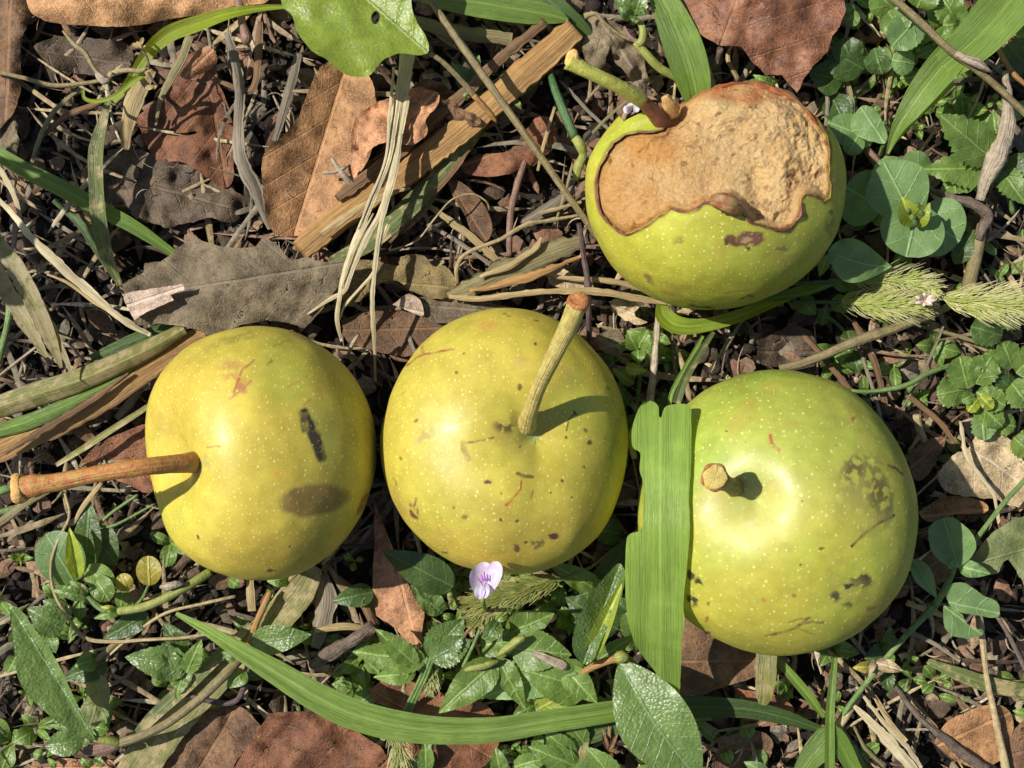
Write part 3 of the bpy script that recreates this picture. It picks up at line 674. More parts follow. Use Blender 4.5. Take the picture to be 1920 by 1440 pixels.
mk3 = [('e', 1375, 452, 18, 13, 20, (.13, .05, .025), .9, .3, .1), ('e', 1408, 448, 30, 15, -8, (.16, .07, .04), .92, .35, .15), ('e', 1400, 450, 14, 6, 0, (.42, .27, .14), .7, .5, .45), ('e', 1404, 464, 6, 6, 0, BLK, .9, .4, .1), ('e', 1362, 458, 6, 10, 0, (.07, .03, .02), .9, .4, .1),
 ('e', 1272, 455, 12, 14, 30, (.24, .22, .03), .7, .6, .3), ('e', 1216, 524, 16, 8, 40, (.2, .13, .03), .7, .6, .3), ('l', [(1390, 560), (1402, 554), (1412, 556)], 3, BR, .8), ('l', [(1290, 572), (1340, 578)], 3, BR, .7), ('l', [(1360, 550), (1420, 540)], 3, OLV, .5), ('l', [(1240, 545), (1300, 565)], 4, (.34, .17, .03), .5), ('l', [(1120, 430), (1170, 500)], 5, (.4, .42, .05), .4),
 ('e', 1509, 402, 8, 8, 0, (.4, .16, .03), .6, .5, .2), ('e', 1556, 400, 5, 7, 0, BR, .7, .5, .2), ('e', 1556, 425, 10, 30, 10, OLV, .4, .7, .5), ('e', 1466, 465, 14, 6, 0, OLV, .5, .6, .4), ('e', 1215, 250, 22, 8, -10, (.25, .28, .12), .6, .6, .2), ('e', 1200, 232, 30, 7, -25, (.40, .42, .10), .6, .6, .2), ('e', 1545, 520, 20, 40, -40, (.3, .26, .03), .35, .7, .2)]
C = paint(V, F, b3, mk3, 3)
rim = np.clip(np.where(~inF, (1-ss(2.5, 7, dF))*(.8+.4*vn(V, 10, 240)), 0), 0, 1)*(V[:, 2] > 60)
C[:, :3] = C[:, :3]*(1-rim[:, None])+np.array([.17, .055, .035])*rim[:, None]; C[:, 3] = np.maximum(C[:, 3], rim)
# flesh colour
fc = np.array([.88, .63, .30]); fo = np.array([.72, .38, .11]); fd = np.array([.30, .10, .03])
tf = np.clip((1-ss(1160, 1400, px))*.62+.30*fbm(V, 40, 250, 4)+.45*np.exp(-(((px-1225)/45)**2+((py-285)/30)**2))+.7*np.exp(-dF/9), 0, 1)
CF = lerp(np.tile(fc, (len(px), 1)), fo, tf)
pinkish = np.clip(fbm(V, 60, 260, 3), 0, 1); CF = lerp(CF, np.array([.60, .34, .17]), .35*pinkish)
CF = lerp(CF, fd, np.clip(np.exp(-dF/3.5)*.8, 0, 1))
top = ss(196, 172, py+.22*np.abs(px-1400)-14)*ss(1285, 1330, px); CF = lerp(CF, np.array([.55, .17, .04]), np.clip(top*(.75+.5*vn(V, 20, 262)), 0, 1)*.8)
pit = ss(.45, .75, fbm(V, 13, 270, 3)+.3*crumb-.15); CF = lerp(CF, np.array([.22, .10, .04]), pit*.6)
for (cx, cy, r) in ((1498, 305, 12), (1487, 335, 6), (1510, 345, 6), (1545, 320, 9), (1395, 342, 6), (1350, 255, 5), (1245, 262, 22), (1330, 262, 6)):
    CF = lerp(CF, np.array([.26, .10, .035]), .7*np.exp(-(((px-cx)/r)**2+((py-cy)/(r*.7))**2))*np.clip(.6+.8*vn(V, 7, 280), 0, 1))
CF = np.hstack([np.clip(CF, 0, 1), np.ones((len(V), 1))])
fF = flesh[F].all(1)
t = pear_thing('half eaten green pear with a wide patch of dry tan flesh, above the row', V, F, C, 0)
def sub(F): 
    u_, inv = np.unique(F, return_inverse=True); return u_, inv.reshape(F.shape)
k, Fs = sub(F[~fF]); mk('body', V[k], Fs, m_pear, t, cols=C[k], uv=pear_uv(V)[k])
m = MB('dry_pear_flesh'); v, u, w_, rnd = m.coords(); a = m.n('ShaderNodeVertexColor'); a.layer_name = 'Col'
n1 = m.noise(v, 1500, 6, .75, .6); n2 = m.noise(v, 5200, 4, .7); n3 = m.noise(v, 600, 5, .7, 1.5)
cc = m.mix(m.mr(n1, .35, .62, .65, 0), a.outputs[0], (.78, .62, .48), 'MULTIPLY'); cc = m.mix(m.mr(n2, .5, .75, 0, .5), cc, (.78, .60, .34))
cc = m.mix(m.mr(n3, .60, .74, 0, .4), cc, (.34, .15, .06))
m_flesh = m.finish(cc, .85, m.math('ADD', m.math('MULTIPLY', n1, 2.2), m.math('ADD', n2, m.math('MULTIPLY', n3, 1.6))), 5.5e-4, .9, spec=.25, sss=.08)
k, Fs = sub(F[fF]); mk('exposed_flesh', V[k], Fs, m_flesh, t, cols=CF[k])
P3 = (V, fr)
# curled dry skin along the top edge and left edge
m_rim = m_stem((.36, .095, .022), (.20, .06, .025), .32, .4, .4, (.10, .03, .02))
def onp3(pts, dz=3): return [(x+1.5*math.sin(x*.9), y+1.5*math.cos(y*1.1), surfz(V, fr, x, y)+dz, r*(.45+.3*math.sin(i*2.3))) for i, (x, y, r) in enumerate(pts)]
V2, F2, U2 = tube(onp3([(1330, 170, 3), (1360, 160, 7), (1395, 157, 9), (1430, 163, 9), (1465, 176, 8), (1490, 192, 6), (1515, 214, 5), (1535, 236, 3)], 0), seg=12, rough=.35, step=4, flat=.6)
mk('torn_skin_edge', V2, F2, m_rim, t, uv=U2)
V2, F2, U2 = tube(onp3([(1139, 290, 2), (1126, 315, 4), (1119, 345, 4.5), (1119, 375, 4.5), (1128, 400, 4), (1143, 418, 3), (1160, 433, 2.5), (1178, 439, 2.5), (1197, 432, 2)], 0), seg=10, rough=.35, step=4, flat=.6)
mk('torn_skin_edge', V2, F2, m_stem((.24, .08, .05), (.14, .045, .03), .4), t, uv=U2)
V2, F2, U2 = tube(onp3([(1256, 391, 2), (1273, 395, 3.5), (1290, 397, 3.5), (1306, 390, 3), (1318, 381, 3), (1332, 379, 3)], 0), seg=10, rough=.4, step=4, flat=.6)
mk('torn_skin_edge', V2, F2, m_stem((.24, .08, .05), (.14, .045, .03), .4), t, uv=U2)
V2, F2, U2 = tube(onp3([(1393, 402, 2), (1408, 416, 3), (1432, 423, 3), (1457, 432, 4), (1477, 430, 5), (1491, 419, 5), (1501, 400, 4), (1502, 380, 3)], 0), seg=10, rough=.4, step=4, flat=.6)
mk('torn_skin_edge', V2, F2, m_stem((.24, .08, .05), (.14, .045, .03), .4), t, uv=U2)
z = surfz(V, fr, 1360, 385)
V2, F2, U2 = tube([(1335, 376, z+4, 8), (1350, 377, z+12, 14), (1366, 382, z+13, 16), (1382, 390, z+6, 12), (1390, 396, z-4, 6)], seg=14, rough=.35, step=4)
o = mk('skin_knob', V2, F2, m_stem((.22, .06, .025), (.30, .19, .08), .25, .5, .6, (.45, .12, .02)), t, uv=U2); o['label'] = 'glossy red brown knob of curled skin'
z = surfz(V, fr, 1240, 236)
stem_piece(t, [(1246, 240, z-22, 15), (1238, 226, z, 15), (1220, 205, z+22, 12), (1200, 185, z+42, 11.5)], m_st_red, rough=.14)
stem_piece(t, [(1203, 188, z+39, 12), (1180, 174, z+60, 11.5), (1140, 152, z+85, 11), (1100, 133, z+100, 11), (1078, 121, z+104, 13), (1066, 114, z+106, 15)], m_st_grn, rough=.07)
V2, F2, U2 = tube([(1074, 118, z+104, 13), (1074, 108, z+110, 11), (1077, 98, z+114, 7), (1079, 93, z+116, 3)], seg=12, rough=.3, step=3)
mk('stem_end', V2, F2, m_cut, t, uv=U2)
V2, F2, U2 = tube([(1262, 215, z-8, 13), (1256, 202, z+8, 12), (1250, 190, z+18, 9), (1246, 180, z+24, 6)], seg=12, rough=.5, step=3, flat=.6)
o = mk('flesh_shred', V2, F2, m_cut, t, uv=U2)
# ============================================================ MATERIALS OF THE LITTER AND THE WEEDS
D = dict(
 shiny=m_dead((.25, .115, .068), (.16, .065, .042), spacing=74, slope=.8, vein=(.36, .19, .10), rough=.40, spots=.75),
 tan=m_dead((.42, .235, .125), (.27, .145, .075), spacing=60),
 pink=m_dead((.36, .19, .115), (.24, .115, .065), spacing=50),
 warm=m_dead((.30, .165, .085), (.19, .10, .052), spacing=70, slope=1.1),
 red=m_dead((.20, .085, .045), (.125, .05, .03), spacing=62, slope=.9, vein=(.30, .15, .07)),
 grey=m_dead((.17, .135, .095), (.105, .08, .052), spacing=64, slope=.9, vein=(.26, .215, .15), rough=.75, spots=.4),
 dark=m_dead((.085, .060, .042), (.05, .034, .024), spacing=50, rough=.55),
 brown=m_dead((.15, .085, .05), (.09, .052, .033), spacing=58),
 olive=m_dead((.19, .145, .065), (.13, .095, .045), spacing=60),
 pale=m_dead((.42, .33, .22), (.30, .22, .14), spacing=60, vein=(.55, .46, .33)),
 white=m_dead((.44, .35, .31), (.36, .26, .23), spacing=300, slope=.1, spots=.1))
G = dict(
 big=m_green((.17, .29, .045), (.115, .22, .04), spacing=70, slope=.9, rough=.36, vein=(.34, .42, .14)),
 mid=m_green((.115, .225, .065), (.075, .16, .04)),
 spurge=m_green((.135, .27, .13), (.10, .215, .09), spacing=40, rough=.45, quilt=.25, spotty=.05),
 dull=m_green((.055, .12, .04), (.035, .08, .025)),
 silver=m_green((.105, .205, .075), (.07, .145, .045), rough=.28, coat=.35, quilt=1.1, vein=(.2, .3, .14), spacing=30),
 fuzzy=m_green((.17, .24, .13), (.11, .18, .08), rough=.6, quilt=.9, vein=(.3, .36, .2)),
 lime=m_green((.20, .30, .05), (.15, .24, .04)),
 yellow=m_green((.28, .30, .07), (.20, .23, .05)))
B = dict(
 bright=m_grass((.20, .34, .03), (.14, .26, .025), trans=.45),
 mid=m_grass((.115, .235, .045), (.075, .175, .03)),
 broad=m_grass((.145, .275, .07), (.10, .215, .045), lines=1.2, rough=.38),
 clean=m_grass((.17, .32, .08), (.12, .25, .05), lines=1.0, rough=.36),
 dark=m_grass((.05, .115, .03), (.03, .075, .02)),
 dusty=m_grass((.10, .155, .06), (.065, .11, .04), dry=.35),
 faded=m_grass((.17, .21, .075), (.12, .155, .055), dry=.5),
 dying=m_grass((.13, .17, .05), (.09, .12, .035), dry=1.0, dryc=(.36, .29, .15)))
T = dict(
 straw=m_grass((.47, .36, .17), (.33, .24, .11), .55, .12, lines=1.6, mid=False, spec=.35),
 pale=m_grass((.62, .53, .33), (.46, .38, .22), .5, .12, lines=1.6, mid=False, spec=.35),
 orange=m_grass((.47, .28, .10), (.32, .17, .06), .5, .10, lines=1.8, mid=False, spec=.4),
 brown=m_grass((.23, .135, .065), (.14, .08, .04), .6, .08, lines=1.6, mid=False, spec=.3),
 grey=m_grass((.26, .22, .16), (.16, .13, .09), .65, .08, lines=1.6, mid=False, spec=.3),
 khaki=m_grass((.29, .25, .12), (.19, .16, .075), .55, .10, lines=1.6, mid=False, spec=.35),
 dark=m_grass((.10, .07, .045), (.06, .042, .028), .65, .05, lines=1.4, mid=False, spec=.3))
K = dict(
 olive=m_stem((.25, .20, .09), (.17, .135, .06), .5, .5), straw=m_stem((.42, .33, .17), (.30, .22, .11), .55),
 green=m_stem((.16, .24, .07), (.10, .17, .045), .45, .3, .15), dgreen=m_stem((.07, .15, .05), (.045, .10, .03), .4, .5, .2, (.3, .35, .25)),
 lime=m_stem((.28, .30, .07), (.20, .22, .05), .45, .3, .3), purple=m_stem((.11, .07, .065), (.07, .045, .04), .55),
 wood=m_stem((.19, .14, .105), (.11, .08, .058), .75, .8, .4, (.05, .03, .02), 1.8), bark=m_stem((.105, .075, .055), (.065, .045, .034), .8, .8, .4, (.03, .02, .015), 1.8),
 pale=m_stem((.46, .38, .27), (.32, .255, .175), .7, .8, .3, (.14, .10, .06), 1.8), rust=m_stem((.36, .17, .05), (.26, .16, .06), .5), pink=m_stem((.26, .15, .11), (.17, .10, .075), .6))

def dleaf(label, mat, poly, z, base, tip, cat='dead leaf', name='dead_leaf', group='dead leaves lying on the ground', **k):
    V, F, U = polyleaf(poly, z, base, tip, **k)
    return mk(name, V, F, D[mat] if isinstance(mat, str) else mat, uv=U, label=label, cat=cat, group=group)
def blade(label, mat, pts, name='grass_leaf', cat='grass blade', group='grass blades', th=0, **k):
    V, F, U = ribbon(pts, **k)
    if th: V, F, U = thick(V, F, U, th)
    return mk(name, V, F, mat, uv=U, label=label, cat=cat, group=group)
def straw(label, mat, pts, th=3, **k):
    k.setdefault('rag', .25); k.setdefault('fold', -.35)
    return blade(label, T[mat] if isinstance(mat, str) else mat, pts, 'dry_straw', 'straw', 'dry straw and dead grass', th, **k)
def stalk(label, mat, pts, name='dry_stalk', cat='stalk', group='bare stalks and twigs', **k):
    k.setdefault('rough', .12)
    V, F, U = tube(pts, **k)
    return mk(name, V, F, K[mat] if isinstance(mat, str) else mat, uv=U, label=label, cat=cat, group=group)
def pt(name, parent, mat, vfu, label=None):
    o = mk(name, vfu[0], vfu[1], mat, parent, uv=vfu[2])
    if label: o['label'] = label
    return o

# ============================================================ DEAD LEAVES
dleaf('large smooth tan leaf along the top edge, left of the round green leaf', 'tan', [(46, -10), (58, 22), (95, 42), (150, 47), (205, 50), (262, 47), (320, 36), (385, 26), (440, 12), (500, 3), (520, -40), (500, -120), (60, -120)], 95, (50, -30), (520, -40), amp=16, ampscale=120, curl=-40)
dleaf('reddish brown leaf with a slit across its middle, under the curled green blade', 'red', [(382, 88), (405, 105), (408, 150), (425, 190), (437, 240), (439, 300), (436, 340), (418, 352), (385, 330), (340, 303), (292, 300), (262, 240), (258, 220), (290, 190), (322, 150), (342, 110)], 42, (380, 90), (425, 352), amp=12, curl=-18, holes=[[(300, 243), (318, 248), (345, 249), (368, 246), (366, 251), (340, 255), (312, 252)]], sidevein=62, step=7)
dleaf('crumpled dark brown leaf below the reddish leaf with a slit', 'dark', [(200, 282), (245, 278), (290, 288), (340, 292), (392, 312), (430, 350), (462, 372), (455, 400), (440, 418), (395, 410), (355, 418), (300, 424), (252, 408), (235, 380), (200, 385), (205, 340)], 40, (210, 330), (455, 395), amp=13, ampscale=60, jag=4, sidevein=50, step=7)
dleaf('dark scrap of leaf left of the crumpled dark leaf', 'dark', [(190, 290), (235, 300), (262, 318), (250, 345), (225, 370), (200, 378), (180, 350)], 30, (190, 290), (225, 375), amp=12, jag=3)
dleaf('big two tone brown leaf with a straight midrib under the round green leaf', 'warm', [(600, 125), (645, 105), (690, 140), (704, 180), (706, 240), (690, 300), (660, 345), (640, 390), (610, 425), (560, 442), (520, 441), (500, 410), (494, 360), (491, 310), (500, 280), (530, 255), (558, 222), (578, 170)], 60, (650, 120), (552, 440), amp=9, fold=.32, tilt=(-8, 0), jag=.8, ampscale=120, sidevein=70)
dleaf('pinkish brown leaf curled like a shell behind the pale straw sheaf', 'pink', [(668, 215), (700, 196), (735, 180), (775, 165), (805, 168), (824, 180), (815, 205), (799, 225), (800, 248), (785, 266), (757, 270), (738, 262), (700, 275), (682, 300), (664, 334), (656, 300), (660, 250)], 112, (664, 330), (815, 175), amp=14, ampscale=36, curl=-34, jag=3, step=6, rim=10)
dleaf('small rolled brown leaf scrap pointing right beside the pale straw sheaf', 'brown', [(828, 188), (842, 186), (868, 205), (895, 218), (901, 230), (885, 238), (868, 229), (850, 233), (835, 215)], 96, (830, 190), (900, 232), curl=-20, amp=8, ampscale=20, step=5, jag=2)
dleaf('dark crumpled leaf behind the shell shaped leaf', 'brown', [(770, 165), (800, 148), (832, 158), (845, 190), (830, 240), (800, 270), (790, 230), (822, 190)], 70, (770, 165), (820, 260), amp=14, ampscale=30, jag=3, step=6)
dleaf('rust brown leaf lying across the dark gap left of the long thin stalk', 'red', [(865, 305), (905, 290), (955, 282), (985, 245), (1008, 219), (1032, 222), (1046, 250), (1035, 278), (1000, 305), (955, 326), (905, 331), (868, 322)], 42, (862, 315), (1042, 240), amp=8, curl=-10, sidevein=62, step=7)
dleaf('small narrow brown leaf with a pale tip inside the curved thread', 'brown', [(835, 335), (862, 340), (890, 362), (912, 392), (923, 425), (917, 448), (903, 455), (885, 440), (872, 405), (850, 370)], 40, (838, 335), (912, 452), amp=5, curl=16, step=6)
dleaf('grey brown spiny edged leaf with a bleached torn corner, above the left pear', 'grey', [(232, 545), (228, 533), (270, 510), (271, 493), (300, 490), (318, 478), (340, 460), (366, 440), (380, 452), (415, 462), (445, 466), (480, 462), (490, 448), (496, 443), (520, 460), (545, 488), (575, 482), (610, 492), (650, 484), (660, 500), (640, 530), (618, 560), (600, 585), (572, 616), (540, 606), (500, 600), (450, 610), (420, 622), (390, 630), (370, 618), (340, 612), (300, 607), (255, 610), (240, 570)], 108, (655, 492), (232, 560), smooth=False, amp=9, ampscale=150, curl=-26, sidevein=64, bend=14, jag=1.5, step=7)
dleaf('bleached pinkish fold of leaf lying on the grey spiny leaf', 'white', [(229, 552), (250, 546), (300, 539), (343, 532), (347, 543), (320, 553), (326, 563), (300, 574), (275, 585), (252, 600), (240, 580)], 128, (232, 575), (345, 538), amp=3, curl=9, step=5, smooth=False, tilt=(0, 0))
dleaf('olive brown leaf running from behind the pale straw to the centre pear', 'olive', [(640, 492), (690, 488), (745, 498), (748, 484), (770, 477), (795, 480), (815, 500), (835, 498), (856, 530), (845, 556), (815, 560), (775, 548), (745, 528), (715, 530), (690, 548), (660, 575), (640, 555)], 76, (640, 520), (850, 540), amp=10, ampscale=50, jag=2, step=7)
dleaf('dull brown leaf wedged between the left and centre pears at their tops', 'brown', [(640, 600), (700, 580), (760, 584), (815, 598), (850, 612), (800, 650), (760, 668), (690, 655), (650, 640)], 38, (640, 620), (850, 615), amp=6)
dleaf('grey tan leaf just above the centre pear', 'grey', [(765, 560), (815, 556), (870, 560), (920, 568), (980, 585), (900, 600), (850, 606), (800, 600)], 58, (765, 570), (980, 590), amp=5)
dleaf('small whitish leaf scrap above the centre pear', 'white', [(736, 572), (762, 552), (785, 560), (795, 582), (790, 592), (768, 584)], 70, (740, 575), (795, 588), amp=5, step=5, curl=10)
dleaf('large shiny reddish brown leaf with bold veins at the top edge, right of centre', 'shiny', [(1250, -20), (1268, 14), (1290, 36), (1312, 62), (1348, 86), (1390, 88), (1412, 118), (1436, 140), (1466, 140), (1482, 160), (1495, 173), (1508, 145), (1530, 118), (1552, 98), (1560, 68), (1575, 50), (1586, 18), (1580, -10), (1572, -80), (1420, -140), (1260, -90)], 128, (1346, 98), (1420, -100), amp=14, ampscale=80, fold=-.12, tilt=(6, -10), sidevein=62, jag=1.8, smooth=False)
stalk('brown leaf stalk under the large reddish leaf at the top edge', 'wood', [(1350, 92, 118, 6), (1348, 110, 90, 6), (1342, 130, 60, 7)], 'leaf_stalk', 'stalk')
dleaf('withered grey leaf hanging in folds above the stem of the eaten pear', 'grey', [(1108, 20), (1130, 30), (1160, 45), (1190, 75), (1206, 100), (1212, 130), (1218, 155), (1205, 168), (1190, 160), (1170, 135), (1150, 110), (1142, 85), (1138, 108), (1120, 130), (1098, 112), (1092, 80)], 70, (1115, 20), (1208, 165), amp=18, ampscale=34, jag=3, step=6)
dleaf('long pinkish brown leaf standing between the left and centre pears', 'pink', [(702, 940), (722, 990), (745, 1050), (770, 1105), (795, 1142), (792, 1180), (786, 1232), (765, 1205), (742, 1180), (715, 1160), (698, 1142), (699, 1080), (702, 1010)], 58, (712, 940), (785, 1225), amp=6, fold=-.3, tilt=(8, 0), sidevein=50)
dleaf('dark reddish leaf at the bottom edge, below the tip of the long green blade', 'red', [(432, 1450), (500, 1345), (505, 1338), (578, 1335), (640, 1355), (690, 1385), (722, 1412), (735, 1480), (600, 1540), (420, 1520)], 62, (430, 1450), (730, 1440), amp=9, sidevein=62, tilt=(0, 6), jag=1.5)
dleaf('dull soil covered brown leaf at the bottom edge beside the dark reddish leaf', 'brown', [(305, 1445), (345, 1370), (380, 1338), (440, 1322), (470, 1340), (492, 1370), (470, 1400), (436, 1440), (430, 1520), (300, 1520)], 48, (440, 1330), (350, 1480), amp=10, sidevein=58, jag=2)
dleaf('rusty leaf seen in pieces above and below the long green blade', 'red', [(688, 1292), (740, 1272), (790, 1282), (845, 1306), (905, 1318), (930, 1345), (938, 1385), (915, 1430), (880, 1450), (800, 1500), (745, 1440), (730, 1370)], 50, (690, 1290), (920, 1420), amp=10, sidevein=62, jag=2)
dleaf('dark brown leaf tucked under the lower left of the green pear', 'brown', [(1275, 1150), (1340, 1180), (1420, 1215), (1480, 1238), (1420, 1268), (1350, 1290), (1280, 1312), (1268, 1240)], 48, (1270, 1240), (1480, 1240), amp=6)
dleaf('light tan leaf with a fine pale midrib at the right edge', 'pale', [(1758, 885), (1790, 852), (1812, 842), (1832, 812), (1850, 800), (1890, 822), (1935, 850), (1990, 900), (1970, 960), (1900, 950), (1860, 935), (1800, 930), (1766, 915)], 66, (1805, 830), (1950, 930), amp=12, jag=3, ampscale=60)
dleaf('small brown leaf between the green pear and the light tan leaf', 'brown', [(1703, 858), (1728, 830), (1765, 818), (1772, 832), (1758, 862), (1740, 890), (1715, 900)], 58, (1705, 880), (1770, 822), amp=8, step=6)
dleaf('brown leaf strip below the light tan leaf', 'warm', [(1722, 960), (1760, 936), (1800, 930), (1850, 945), (1845, 962), (1790, 965), (1740, 978)], 50, (1722, 970), (1850, 955), amp=6, step=6)
dleaf('tan leaf in the lower right corner', 'warm', [(1752, 1392), (1770, 1360), (1800, 1340), (1850, 1322), (1890, 1330), (1900, 1370), (1880, 1420), (1840, 1440), (1790, 1425)], 52, (1755, 1400), (1895, 1335), amp=8)
dleaf('dull brown leaf touching the right edge at the lower corner', 'brown', [(1880, 1390), (1930, 1345), (1990, 1360), (1990, 1450), (1900, 1470)], 44, (1880, 1420), (1990, 1390), amp=8)
dleaf('brown leaf behind the orange stem of the left pear', 'red', [(150, 868), (180, 836), (220, 815), (285, 795), (290, 850), (285, 922), (230, 905), (180, 885)], 40, (150, 870), (290, 860), amp=8)
dleaf('pinkish leaf strip along the bottom edge at the left', 'pink', [(60, 1428), (110, 1422), (180, 1425), (215, 1432), (215, 1500), (50, 1500)], 30, (60, 1440), (215, 1440), amp=5)
dleaf('dark rolled bark like leaf in the top left corner', 'brown', [(-30, -20), (58, -20), (60, 25), (45, 60), (38, 110), (42, 150), (25, 210), (-30, 240)], 52, (20, -20), (10, 240), amp=14, curl=-30, jag=3)
dleaf('dusky leaf below the large smooth tan leaf', 'dark', [(62, 85), (110, 68), (180, 72), (235, 82), (250, 110), (225, 140), (160, 140), (95, 125)], 40, (62, 95), (245, 120), amp=10, jag=2)
dleaf('crumbling grey leaf at the left edge', 'grey', [(-20, 240), (20, 200), (34, 240), (30, 290), (10, 320), (-25, 310)], 44, (0, 200), (0, 320), amp=14, ampscale=30, jag=4, step=6)
dleaf('pink edged leaf fold poking out above the reddish leaf with a slit', 'pink', [(352, 120), (372, 95), (395, 88), (408, 110), (396, 128), (372, 140), (352, 150), (338, 140)], 64, (350, 140), (400, 92), amp=7, curl=-14, step=5)
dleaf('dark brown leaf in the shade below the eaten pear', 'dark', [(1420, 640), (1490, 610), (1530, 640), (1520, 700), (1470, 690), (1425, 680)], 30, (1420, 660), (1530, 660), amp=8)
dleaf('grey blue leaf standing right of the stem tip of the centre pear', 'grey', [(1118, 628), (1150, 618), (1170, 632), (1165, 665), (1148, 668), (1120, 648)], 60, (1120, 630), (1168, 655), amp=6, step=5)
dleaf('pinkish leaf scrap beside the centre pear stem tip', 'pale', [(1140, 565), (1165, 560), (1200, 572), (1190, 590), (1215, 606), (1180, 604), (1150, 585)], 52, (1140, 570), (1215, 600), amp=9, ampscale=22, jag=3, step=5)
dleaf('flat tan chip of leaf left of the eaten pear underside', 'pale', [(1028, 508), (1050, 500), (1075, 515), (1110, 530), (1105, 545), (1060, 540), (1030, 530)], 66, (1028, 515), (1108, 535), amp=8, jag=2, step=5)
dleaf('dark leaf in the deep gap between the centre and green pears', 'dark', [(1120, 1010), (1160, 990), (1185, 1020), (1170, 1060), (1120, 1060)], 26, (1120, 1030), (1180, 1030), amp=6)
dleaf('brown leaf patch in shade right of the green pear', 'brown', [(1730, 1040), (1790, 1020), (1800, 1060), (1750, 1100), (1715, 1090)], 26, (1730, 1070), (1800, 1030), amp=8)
dleaf('dark red leaf litter flake at the bottom, right of the large shiny green leaf', 'red', [(1375, 1290), (1440, 1300), (1490, 1330), (1450, 1360), (1390, 1350)], 22, (1375, 1310), (1490, 1335), amp=8, jag=3)
dleaf('broken brown leaf piece under the bracket of dark blades at the lower right', 'brown', [(1350, 1380), (1420, 1370), (1450, 1400), (1420, 1450), (1345, 1450)], 22, (1350, 1400), (1450, 1410), amp=10, jag=3)

# ============================================================ STRAW, STALKS, TWIGS
straw('thick orange straw bundle running from the top centre down to the grey spiny leaf', 'orange', [(1078, 52, 92, 46), (1000, 122, 95, 52), (900, 212, 92, 46), (800, 292, 88, 50), (700, 360, 84, 50), (620, 420, 84, 50), (560, 470, 84, 40)], fold=-.3, rag=.12, th=14, nv=11)
straw('brown slat of straw lying along the upper side of the orange bundle', 'brown', [(1022, 40, 100, 16), (940, 108, 104, 20), (870, 175, 98, 22), (800, 235, 92, 20), (740, 292, 90, 22), (660, 350, 92, 22), (630, 372, 92, 12)], th=8, rag=.3)
straw('straw splinter raised over the orange bundle near the forked white chip', 'straw', [(770, 352, 104, 4), (720, 366, 102, 9), (660, 398, 106, 14), (600, 440, 104, 8)], rag=.4)
blade('green blade pressed against the lower side of the orange straw bundle', B['dusty'], [(905, 232, 62, 22), (840, 310, 66, 34), (770, 385, 66, 38), (690, 455, 66, 34), (620, 492, 66, 20)], fold=-.25, th=6)
straw('thin brown slat along the lower side of the green blade by the orange bundle', 'brown', [(900, 245, 60, 8), (850, 320, 66, 10), (790, 385, 62, 9), (730, 455, 60, 5)], rag=.3)
straw('broad dull straw crossing behind the top of the orange bundle', 'khaki', [(770, 36, 58, 20), (840, 58, 62, 30), (900, 66, 62, 28), (960, 74, 62, 22)], rag=.2)
# pale sheaf with its strands
t = thing('straw_sheaf', 'pale straw sheaf splitting into dangling strands, below the round green leaf', 'straw', 740, 300, 60, 'dry straw and dead grass')
for p in ([(768, 98, 120, 22), (755, 160, 132, 26), (744, 230, 136, 26), (732, 300, 134, 20), (712, 350, 132, 12)],
          [(756, 100, 122, 14), (748, 170, 134, 12), (738, 240, 140, 12), (728, 300, 140, 10), (700, 370, 138, 11), (668, 450, 138, 13), (648, 505, 136, 12), (636, 560, 130, 8), (632, 600, 112, 8), (640, 640, 84, 4)],
          [(764, 180, 140, 10), (750, 260, 142, 8), (734, 330, 142, 10), (712, 400, 140, 10), (690, 440, 138, 12), (660, 505, 138, 9), (646, 545, 136, 8), (620, 560, 112, 7), (575, 590, 104, 3)],
          [(752, 250, 144, 6), (742, 320, 146, 8), (722, 390, 146, 9), (712, 430, 145, 8), (703, 500, 142, 9), (698, 560, 132, 8), (700, 612, 112, 9), (702, 650, 90, 6), (704, 715, 60, 4)],
          [(728, 420, 140, 7), (708, 470, 140, 6), (700, 510, 136, 6), (668, 548, 124, 5), (645, 575, 116, 5), (636, 600, 108, 4)],
          [(700, 400, 136, 3), (668, 460, 140, 5), (652, 500, 142, 6), (640, 540, 140, 3)], [(738, 130, 138, 4), (730, 220, 146, 6), (722, 300, 142, 4), (690, 380, 142, 4), (672, 430, 140, 2)]):
    pt('strand', t, T['pale'], thick(*ribbon(p, fold=-.4, rag=.18, nv=7), 3))
stalk('long olive tan stalk slanting from the top edge down to the eaten pear', 'olive', [(792, -20, 150, 6), (850, 62, 160, 6.5), (905, 140, 165, 7), (960, 218, 165, 6.5), (1010, 288, 158, 6.2), (1060, 360, 150, 6), (1100, 416, 140, 6), (1122, 445, 128, 6)])
straw('long flat straw lying just above the stem tip of the centre pear', 'straw', [(842, 556, 96, 8), (900, 560, 100, 12), (980, 550, 112, 11), (1060, 545, 120, 12), (1130, 548, 118, 14), (1200, 560, 108, 12), (1260, 570, 96, 6)], rag=.3)
straw('split brown straw sheath fanning toward the eaten pear', 'khaki', [(840, 556, 84, 14), (900, 530, 92, 34), (970, 498, 96, 44), (1040, 470, 92, 38), (1096, 452, 84, 26)], rag=.35, fold=-.3, th=5)
straw('frayed upper strip of the split straw sheath', 'straw', [(900, 520, 104, 8), (960, 495, 110, 14), (1000, 470, 108, 12), (1015, 445, 104, 5)], rag=.5)
straw('second frayed strip beside the split straw sheath', 'orange', [(880, 545, 102, 6), (960, 528, 108, 16), (1030, 505, 106, 12), (1090, 480, 98, 5)], rag=.5)
straw('straw sliver below the split sheath, reaching the eaten pear', 'straw', [(1000, 510, 78, 6), (1070, 522, 84, 9), (1150, 528, 82, 10), (1215, 545, 74, 7)], rag=.3)
